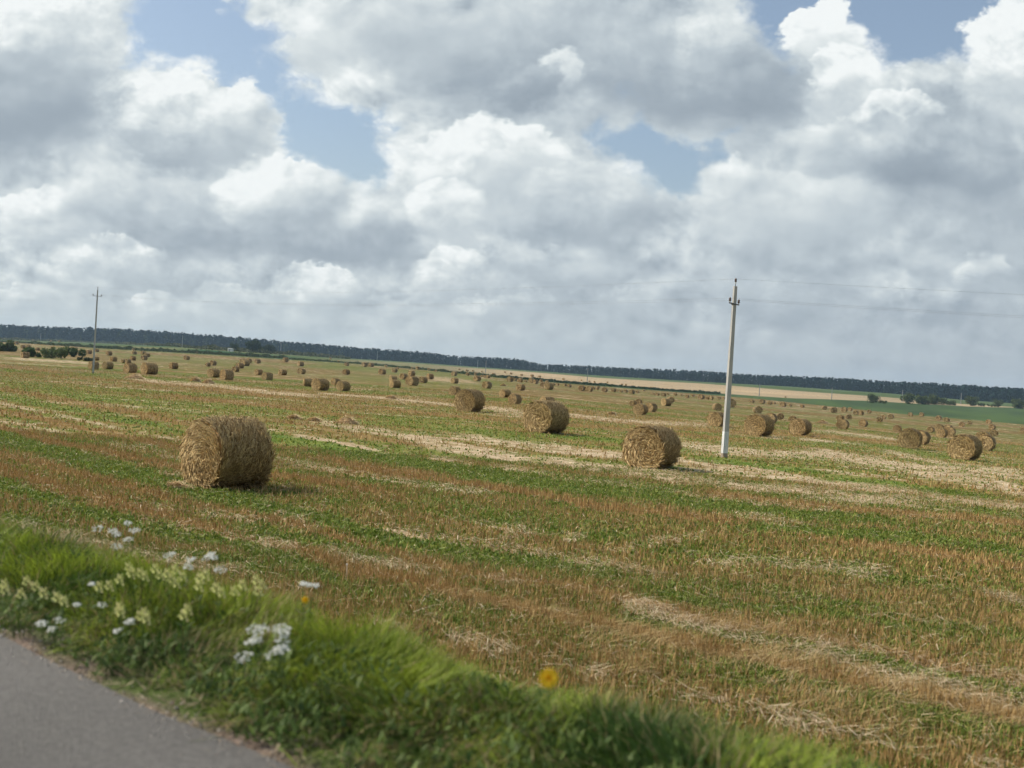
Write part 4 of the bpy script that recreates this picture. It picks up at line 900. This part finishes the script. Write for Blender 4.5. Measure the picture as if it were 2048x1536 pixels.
# ------------------------------------------------------------------ power poles
CON = (.42, .41, .38); WHT = (.66, .66, .64)
def power_pole(px, py, htop, label, arm_az, scl_far=False, white=True, loc=None, arm_len=1.25):
    X_, Y_ = hit(px, py) if loc is None else loc; z0 = float(ground(X_, Y_)); o = empty('power_pole', (X_, Y_, z0), 0); tag(o, label, 'power pole', 'concrete poles of the overhead power line')
    Hs = htop - .38; m = MB(); wb, wt = .255, .155
    def wid(z): return wb + (wt - wb) * z / Hs
    zs = [-.3, .22] + ([1.28] if white else []) + list(np.linspace(1.6, Hs, 5))
    for a, b in zip(zs[:-1], zs[1:]):
        w0, w1 = wid(a), wid(b); c = (.30, .25, .19) if b <= .23 else CON
        m.box((-w0 / 2, -w0 * .42, a), (w0 / 2, w0 * .42, b), c, w1 / w0)
    sh = m.build('shaft', M_CONC, o); sh.rotation_euler = (0, 0, R(18))
    if white:
        m = MB(); w0 = wid(.22) + .006; m.box((-w0 / 2, -w0 * .42, .22), (w0 / 2, w0 * .42, 1.28), WHT, (wid(1.28) + .006) / w0)
        wbnd = m.build('painted_band', M_CONC, o); wbnd.rotation_euler = (0, 0, R(18)); wbnd['label'] = 'whitewashed band round the foot of the pole'
    ca, sa = math.cos(arm_az), math.sin(arm_az)
    za = Hs - .86; m = MB(); m.tube([(-ca * arm_len / 2, -sa * arm_len / 2, za), (ca * arm_len / 2, sa * arm_len / 2, za)], .035, (.05, .05, .055), 6); m.tube([(-.11, -.11, za - .03), (.11, -.11, za - .03), (.11, .11, za - .03), (-.11, .11, za - .03), (-.11, -.11, za - .03)], .02, (.06, .06, .065), 5)
    m.build('crossarm', M_METAL, o)
    m = MB(); m.tube([(0, 0, Hs - .05), (0, 0, Hs + .20)], .016, (.10, .10, .10), 6); m.build('top_pin', M_METAL, o)
    tips = []
    for (ix, iy, iz) in ((0, 0, Hs + .16), (-ca * arm_len / 2 * .94, -sa * arm_len / 2 * .94, za + .03), (ca * arm_len / 2 * .94, sa * arm_len / 2 * .94, za + .03)):
        m = MB(); prof = [(0, .022), (.05, .022), (.06, .055), (.10, .062), (.12, .045), (.15, .06), (.19, .055), (.22, .035), (.24, .03)]
        m.tube([(ix, iy, iz + a) for a, _ in prof], [r_ for _, r_ in prof], (.085, .05, .035), 10)
        ins = m.build('insulator', M_CERAM, o, smooth=True)
        m = MB(); m.tube([(ix, iy, iz - .05), (ix, iy, iz + .045)], .036, (.55, .55, .53), 8); m.build('collar', M_CERAM, ins)
        tips.append(Vector((X_ + ix, Y_ + iy, z0 + iz + .20)))
    return o, tips
def arm_dir(az): return math.atan2(math.cos(az), math.sin(az))     # azimuth from +Y -> angle from +X
def ptop(px, py, pty):
    X_, Y_ = hit(px, py); r = ray(px + (py - pty) * math.tan(ROLL), pty); return EYE + r[2] / r[1] * Y_ - float(ground(X_, Y_))
pn, tn = power_pole(1448, 915, ptop(1448, 915, 557), 'tall concrete power pole with white painted foot, nearest to the road on the right', arm_dir(R(33)))
pf, tf = power_pole(186, 747, ptop(186, 747, 574), 'smaller looking concrete power pole far away at the left of the field', arm_dir(R(46)), white=False)
# overhead wires
nR = Vector((pn.location.x + 67, pn.location.y - 24, pn.location.z)); nL = Vector((pf.location.x - 48, pf.location.y + 52, pf.location.z))
def wire(k, label):
    m = MB()
    da = tn[k] - Vector(pn.location); db = tf[k] - Vector(pf.location)
    for (A, B, sg) in ((nR + da, tn[k], .55), (tn[k], tf[k], .75), (tf[k], nL + db, .75)):
        pts = []
        for j in range(25):
            t = j / 24; p = A.lerp(B, t); p.z -= sg * 4 * t * (1 - t); pts.append(p)
        m.tube(pts, .0036, (.24, .24, .25), 5, False)
    return m.build('overhead_wire', M_WIRE)
for k, lab in enumerate(('top overhead wire running over both pole tops', 'overhead wire on the left ends of both crossarms', 'overhead wire on the right ends of both crossarms')):
    tag(wire(k, lab), lab, 'overhead wire', 'wires of the power line')
# distant line of poles
FARP = [(81,677,645,'barely visible pole against the forest at the far left'),(364,693,670,'thin far pole against the forest right of the distant power pole'),(561,706,681,'thin far pole right of the two dark trees'),(754,719,703,'thin far pole above the left end of the hazy bale row'),(955,733,720,'left pole of a close looking pair of far poles above the dark brown bale'),(971,745,721,'right and nearer pole of a close looking pair of far poles'),(1174,768,736,'far pole rising from the tan field left of the near power pole'),(1518,793,768,'far pole on the tan field first right of the near power pole'),(1663,799,775,'far pole on the tan field left of the lone round bush'),(1804,804,780,'far pole just left of the row of big bushes'),(1921.5,808,786,'far pole right of the row of big bushes'),(2039,816,796,'far pole rising behind the bush at the right edge')]
for (fx, fyb, fyt, lab) in FARP:
    fyb = max(fyb, wood_line(fx) + 1.5)
    X_, Y_ = hit(fx, fyb); h_ = max(ptop(fx, fyb, fyt), 5.5); h_ = min(h_, 11)
    o = empty('distant_pole', (X_, Y_, float(ground(X_, Y_)))); tag(o, lab, 'power pole', 'far line of poles')
    wk = max(1, Y_ / 330); m = MB(); m.box((-.12 * wk, -.12, -.2), (.12 * wk, .12, h_), (.36, .36, .35), .62); m.build('shaft', M_CONC, o)
    m = MB(); m.tube([(-.7, 0, h_ - .7), (.7, 0, h_ - .7)], .05 * wk, (.12, .12, .12), 5); m.build('crossarm', M_METAL, o)
# white peg in the front stubble
X_, Y_ = hit(692, 1160); m = MB(); m.tube([(0, 0, -.05), (.004, 0, .12), (.0, .005, .22)], [.011, .010, .009], (.62, .48, .33), 7); m.tube([(0, .005, .22), (0, .005, .238)], [.012, .010], (.8, .76, .7), 7)
tag(m.build('wooden_peg', M_PAINT, None, loc=(X_, Y_, float(gz_at(np.array([X_]), np.array([Y_]))[0]))), 'short pale peg standing upright in the front stubble rows', 'peg')

# ------------------------------------------------------------------ bushes and trees
def leaf_cloud(g, n, w, h, base, ls, c0, c1, lobes=9, flat=1.0):
    cen = np.stack([g.uniform(-.36, .36, lobes) * w, g.uniform(-.36, .36, lobes) * w * flat, base + h * g.uniform(.22, .80, lobes)], 1); rad_ = g.uniform(.20, .34, lobes) * min(w, h * 1.3)
    cen = np.concatenate([cen, [[0, 0, base + h * .42]]]); rad_ = np.concatenate([rad_, [min(w, h * 1.2) * .36]])
    i = g.integers(0, len(cen), n); d = g.normal(0, 1, (n, 3)); d /= np.linalg.norm(d, axis=1)[:, None]
    P0 = cen[i] + d * (rad_[i] * g.uniform(.55, 1.08, n))[:, None]; P0[:, 2] = np.maximum(P0[:, 2], base + .03 * h); 
    a = g.normal(0, 1, (n, 3)); a /= np.linalg.norm(a, axis=1)[:, None]; b = np.cross(a, g.normal(0, 1, (n, 3))); b /= np.linalg.norm(b, axis=1)[:, None] + 1e-9
    s_ = (g.uniform(.6, 1.4, n) * ls)[:, None]; VV = np.stack([P0 - a * s_, P0 + b * s_ * .6, P0 + a * s_, P0 - b * s_ * .6], 1).reshape(-1, 3)
    cc = np.asarray(c0) + g.uniform(0, 1, (n, 1)) * (np.asarray(c1) - np.asarray(c0)); return VV, np.arange(n)[:, None] * 4 + np.arange(4), np.repeat(cc, 4, 0)
def bush(name, px, pyb, wpx, hpx, label, cat, group, c0=(.045, .068, .025), c1=(.115, .145, .05), n=1500, trunk=.12, Y=None, part='foliage'):
    X_, Y_ = hit(px, pyb)
    if Y: X_, Y_ = X_ / Y_ * Y, Y
    w = wpx * 1.22 * Y_ / F; h = hpx * 1.1 * Y_ / F; zg = float(ground(X_, Y_)); o = empty(name, (X_, Y_, zg)); tag(o, label, cat, group)
    g = np.random.default_rng(int(px * 7 + pyb)); V, Q, C = leaf_cloud(g, n, w, h * .92, h * .02, max(w, h) * .045, c0, c1, lobes=11)
    m = MB(); m.add(V, Q, C); m.build(part, M_LEAF, o)
    m = MB()
    for j in range(4):
        a = j * 1.7; m.tube([(math.cos(a) * w * .03, math.sin(a) * w * .03, -.2), (math.cos(a) * w * .12, math.sin(a) * w * .12, h * .3), (math.cos(a) * w * .25, math.sin(a) * w * .25, h * .65)], [w * .02, w * .014, w * .006], (.07, .055, .04), 5, False)
    m.build('stem', M_BARK, o); return o
RB = 'round bushes at the edge of the dark green field'
bush('bush', 1746, 806, 19, 17, 'lone dark round bush on the boundary, left of the row of bushes', 'bush', RB)
bush('bush', 1767, 807, 15, 6, 'very low bush just right of the lone dark round bush', 'bush', RB, n=600)
bush('bush', 1815.5, 808, 24, 20, 'leftmost and tallest bush of the row of big bushes', 'bush', RB)
bush('bush', 1844, 808.5, 27, 17, 'second bush from left in the row of big bushes', 'bush', RB)
bush('bush', 1869, 809, 22, 18, 'third bush from left in the row of big bushes', 'bush', RB)
bush('bush', 1885, 809.5, 18, 13, 'fourth bush from left in the row of big bushes', 'bush', RB, n=1000)
bush('bush', 1900, 810, 20, 8, 'lowest bush ending the row of big bushes on the right', 'bush', RB, n=900)
bush('bush', 1942, 811.5, 21, 17, 'round bush standing alone right of the far pole', 'bush', RB)
bush('bush', 1962, 812.5, 16, 6, 'low pale bush between two round bushes at the right', 'bush', RB, (.06, .09, .03), (.11, .14, .05), n=500)
bush('bush', 1983, 813.5, 16, 5, 'low bush touching the left of a small round bush at the right', 'bush', RB, n=500)
bush('bush', 1997, 814, 16, 14, 'small round bush second from the right edge', 'bush', RB, n=1100)
bush('bush', 2034, 817, 26, 18, 'bush at the right edge of the view with a far pole behind it', 'bush', RB)
LB = 'bushes at the far left of the bale field'
bush('bush', 15, 703, 44, 20, 'grey green bush at the very left edge', 'bush', LB, (.07, .10, .035), (.17, .21, .08))
bush('bush', 64, 714, 38, 17, 'dark green bush behind a bale, second from the left edge', 'bush', LB, (.055, .10, .028), (.13, .19, .055))
bush('bush', 104, 717, 36, 20, 'pale green bush in the middle of the far left bushes', 'bush', LB, (.09, .13, .045), (.21, .25, .10))
bush('bush', 146, 714, 34, 18, 'dark bush nearest the distant power pole', 'bush', LB, (.045, .085, .025), (.11, .16, .045))
bush('bush', 172, 722, 40, 7, 'low weedy scrub at the left foot of the distant power pole', 'bush', LB, (.06, .08, .03), (.13, .13, .06), n=700)
TG_ = 'dark trees standing on the pasture before the forest'
def tree(px, pyb, wpx, hpx, label, c0=(.02, .038, .014), c1=(.05, .075, .024)):
    X_, Y_ = hit(px, pyb); w = wpx * Y_ / F; h = hpx * Y_ / F; zg = float(ground(X_, Y_)); o = empty('tree', (X_, Y_, zg)); tag(o, label, 'tree', TG_)
    g = np.random.default_rng(int(px)); m = MB(); m.add(*leaf_cloud(g, 1800, w, h * .88, h * .10, w * .05, c0, c1, lobes=12)); m.build('crown', M_LEAF, o)
    m = MB(); m.tube([(0, 0, -.3), (0, 0, h * .3), (w * .03, 0, h * .7)], [w * .04, w * .03, w * .01], (.07, .055, .04), 6, False)
    for j in range(4): a = j * 1.6; m.tube([(0, 0, h * .25), (math.cos(a) * w * .3, math.sin(a) * w * .3, h * .6)], [w * .018, w * .006], (.07, .055, .04), 5, False)
    m.build('trunk', M_BARK, o)
tree(504, 705, 26, 27, 'bigger dark tree right of the small shed before the forest')
tree(522, 706, 24, 13, 'low dark tree between the bigger tree and the smaller one')
tree(539, 707, 20, 17, 'smaller dark tree at the right end before the forest')
tree(467, 703, 15, 18, 'dark tree directly behind the small pale shed')
# small pale shed
X_, Y_ = hit(461, 702.5); X_, Y_ = X_ * .985, Y_ * .985; k = Y_ / F; o = empty('field_shed', (X_, Y_, float(ground(X_, Y_))), R(-25)); tag(o, 'small pale shed with dark opening before a dark tree', 'shed')
w_, h_ = 9.5 * k, 6.6 * k; m = MB()
m.box((-w_ / 2, -w_ * .35, 0), (-w_ * .18, w_ * .35, h_ * .8), (.62, .64, .62)); m.box((w_ * .2, -w_ * .35, 0), (w_ / 2, w_ * .35, h_ * .8), (.62, .64, .62)); m.box((-w_ * .18, w_ * .1, 0), (w_ * .2, w_ * .35, h_ * .8), (.30, .31, .30)); m.build('wall', M_PAINT, o)
m = MB(); V = [(-w_ * .56, -w_ * .42, h_ * .8), (w_ * .56, -w_ * .42, h_ * .8), (w_ * .56, w_ * .42, h_ * .8), (-w_ * .56, w_ * .42, h_ * .8), (-w_ * .56, 0, h_), (w_ * .56, 0, h_)]
m.add(V, [(0, 1, 5, 4), (2, 3, 4, 5)], (.30, .32, .31)); m.add(V, [(1, 2, 5), (3, 0, 4), ], (.62, .64, .62)); m.add(V, [(0, 3, 2, 1)], (.3, .3, .3)); m.build('roof', M_PAINT, o)

# weed strips along the field boundaries
def strip(name, pts, hm, cnt, c0, c1, label, wob=.01, ls=.5):
    P_ = np.array([hit(a, b) for a, b in pts]); t = rng.uniform(0, len(P_) - 1.001, cnt); i = t.astype(int); f_ = (t - i)[:, None]; q_ = P_[i] * (1 - f_) + P_[i + 1] * f_
    q_ *= 1 + rng.normal(0, wob, (cnt, 1)); hh = hm * (.25 + 1.2 * fbm(t * 14, t * 0, 401 + len(pts), 3)) * rng.uniform(.1, 1, cnt); z = ground(q_[:, 0], q_[:, 1]) + hh
    a = rng.normal(0, 1, (cnt, 3)); a /= np.linalg.norm(a, axis=1)[:, None]; b = np.cross(a, rng.normal(0, 1, (cnt, 3))); b /= np.linalg.norm(b, axis=1)[:, None]; s_ = (rng.uniform(.5, 1.3, cnt) * ls)[:, None]
    P0 = np.column_stack([q_, z]); VV = np.stack([P0 - a * s_, P0 + b * s_ * .7, P0 + a * s_, P0 - b * s_ * .7], 1).reshape(-1, 3); cc = np.asarray(c0) + rng.uniform(0, 1, (cnt, 1)) * (np.asarray(c1) - np.asarray(c0))
    o = mesh_obj(name, VV, np.arange(cnt)[:, None] * 4 + np.arange(4), M_LEAF, np.repeat(cc, 4, 0)); tag(o, label, 'weeds', kind='stuff')
strip('ditch_weeds', [(-30,681),(100,690),(195,696),(300,702),(400,707),(500,713),(575,717)], 1.9, 12000, (.035, .06, .022), (.09, .11, .04), 'dark strip of tall weeds behind the far left of the bale field')
strip('ditch_weeds', [(575,718),(712,727),(800,735),(915,746),(1000,755)], 1.0, 6000, (.04, .07, .025), (.12, .13, .05), 'patchy weed strip along the hazy row of small bales')
strip('ditch_weeds', [(1000,755),(1117,765),(1234,773.5),(1320,780),(1400,785.5),(1440,788)], 1.0, 7000, (.022, .045, .02), (.05, .08, .03), 'dark weed strip between the small crowded bales and the tan field')
strip('forest_edge_scrub', [(-30,678),(200,686),(400,697),(560,708),(700,718)], 3.2, 14000, (.05, .07, .03), (.13, .13, .06), 'rough brownish green scrub below the left part of the forest', .03, 1.2)

# ------------------------------------------------------------------ far forest: one mass of pines
def forest():
    g = np.random.default_rng(5); m_v = []; m_c = []; cnt_tot = 0
    FTOP = [(-80,644),(0,648),(80,652),(200,655),(220,655),(300,660),(400,667),(500,675),(560,681),(700,693),(760,697),(850,703),(900,710),(960,713),(1030,716),(1062,722),(1075,727),(1150,730),(1280,736),(1400,741),(1500,748),(1600,751),(1700,757),(1780,762),(1900,767),(2048,776),(2120,781)]
    xs = np.arange(-170, 2230, 2.6)
    base_px = np.interp(xs, [-80] + [a for a, _ in EDGE_PX['forest']] + [2130], [672.5] + [b for _, b in EDGE_PX['forest']] + [813]); top_px = np.interp(xs, [a for a, _ in FTOP], [b for _, b in FTOP])
    allV = []; allC = []
    for row in range(4):
        for x, bp, tp in zip(xs, base_px, top_px):
            x = x + g.uniform(-1.6, 1.6); rb_ = ray(x, bp); Y_ = y_wood(x) * 1.004; X_ = rb_[0] / rb_[1] * Y_; kf = 1.0 + row * .016 + g.uniform(0, .012); X2, Y2 = X_ * kf, Y_ * kf; dist = math.hypot(X2, Y2)
            rt = ray(x, tp); ztop = EYE + rt[2] / rt[1] * Y_; zg = float(ground(X2, Y2)); h = (ztop - zg) * (g.uniform(.80, 1.04) + (.05 if g.uniform() < .06 else 0)) * (1.0 if row else g.uniform(.55, 1.0)); h = max(h, 6)
            wd = h * g.uniform(.17, .27); n = 30; t = g.uniform(0, 1, n); zz = zg + h * (.03 + .95 * t); cone = g.uniform() < .35
            prof = (1.05 - t) if cone else np.sqrt(np.clip(1 - ((t - .55) / .58) ** 2, .02, 1)); rr = wd * prof * g.uniform(.2, 1, n); a = g.uniform(0, 6.28, n)
            P0 = np.stack([X2 + np.cos(a) * rr, Y2 + np.sin(a) * rr, zz], 1); u = g.normal(0, 1, (n, 3)); u[:, 2] *= .7; u /= np.linalg.norm(u, axis=1)[:, None]; v = np.cross(u, g.normal(0, 1, (n, 3))); v /= np.linalg.norm(v, axis=1)[:, None]
            s_ = (h * g.uniform(.05, .13, n))[:, None]; allV.append(np.stack([P0 - u * s_, P0 + v * s_ * .7, P0 + u * s_, P0 - v * s_ * .7], 1).reshape(-1, 3))
            young = row == 0 and x < 700 and g.uniform() < .22
            c = np.array([.060, .085, .035]) if young else np.array([.008, .024, .026]) + g.uniform(0, 1) * np.array([.014, .020, .008]) + (np.array([.006, .003, 0]) if g.uniform() < .2 else 0)
            allC.append(np.repeat(np.clip(c * g.uniform(.8, 1.25, (n, 1)), .004, 1), 4, 0))
            # trunk
            tw = .16; allV.append(np.array([[X2 - tw, Y2, zg - .5], [X2 + tw, Y2, zg - .5], [X2 + tw * .3, Y2, zg + h * .9], [X2 - tw * .3, Y2, zg + h * .9]])); allC.append(np.tile(np.array([.02, .018, .014]), (4, 1)))
    V = np.concatenate(allV); C = np.concatenate(allC); n = len(V) // 4
    o = mesh_obj('forest', V, np.arange(n)[:, None] * 4 + np.arange(4), M_FOREST, C); tag(o, 'dark blue green pine forest closing the horizon', 'forest', kind='stuff')
    # dense inside of the wood
    return o
forest()

# ------------------------------------------------------------------ air
USE_HAZE = True
if USE_HAZE:
    bpy.ops.mesh.primitive_cube_add(size=1, location=(0, 0, 16)); hz_ = bpy.context.object; hz_.name = 'haze'; hz_.scale = (5200, 5200, 64); tag(hz_, kind='stuff', label='thin summer haze over the far fields', cat='haze')
    hm_ = bpy.data.materials.new('haze_air'); hm_.use_nodes = True; t = hm_.node_tree; t.nodes.clear(); out = t.nodes.new('ShaderNodeOutputMaterial'); pv = t.nodes.new('ShaderNodeVolumePrincipled')
    pv.inputs['Color'].default_value = (.58, .80, 1.0, 1); pv.inputs['Density'].default_value = .00010; pv.inputs['Anisotropy'].default_value = 0.0
    t.links.new(pv.outputs[0], out.inputs['Volume']); hz_.data.materials.append(hm_)
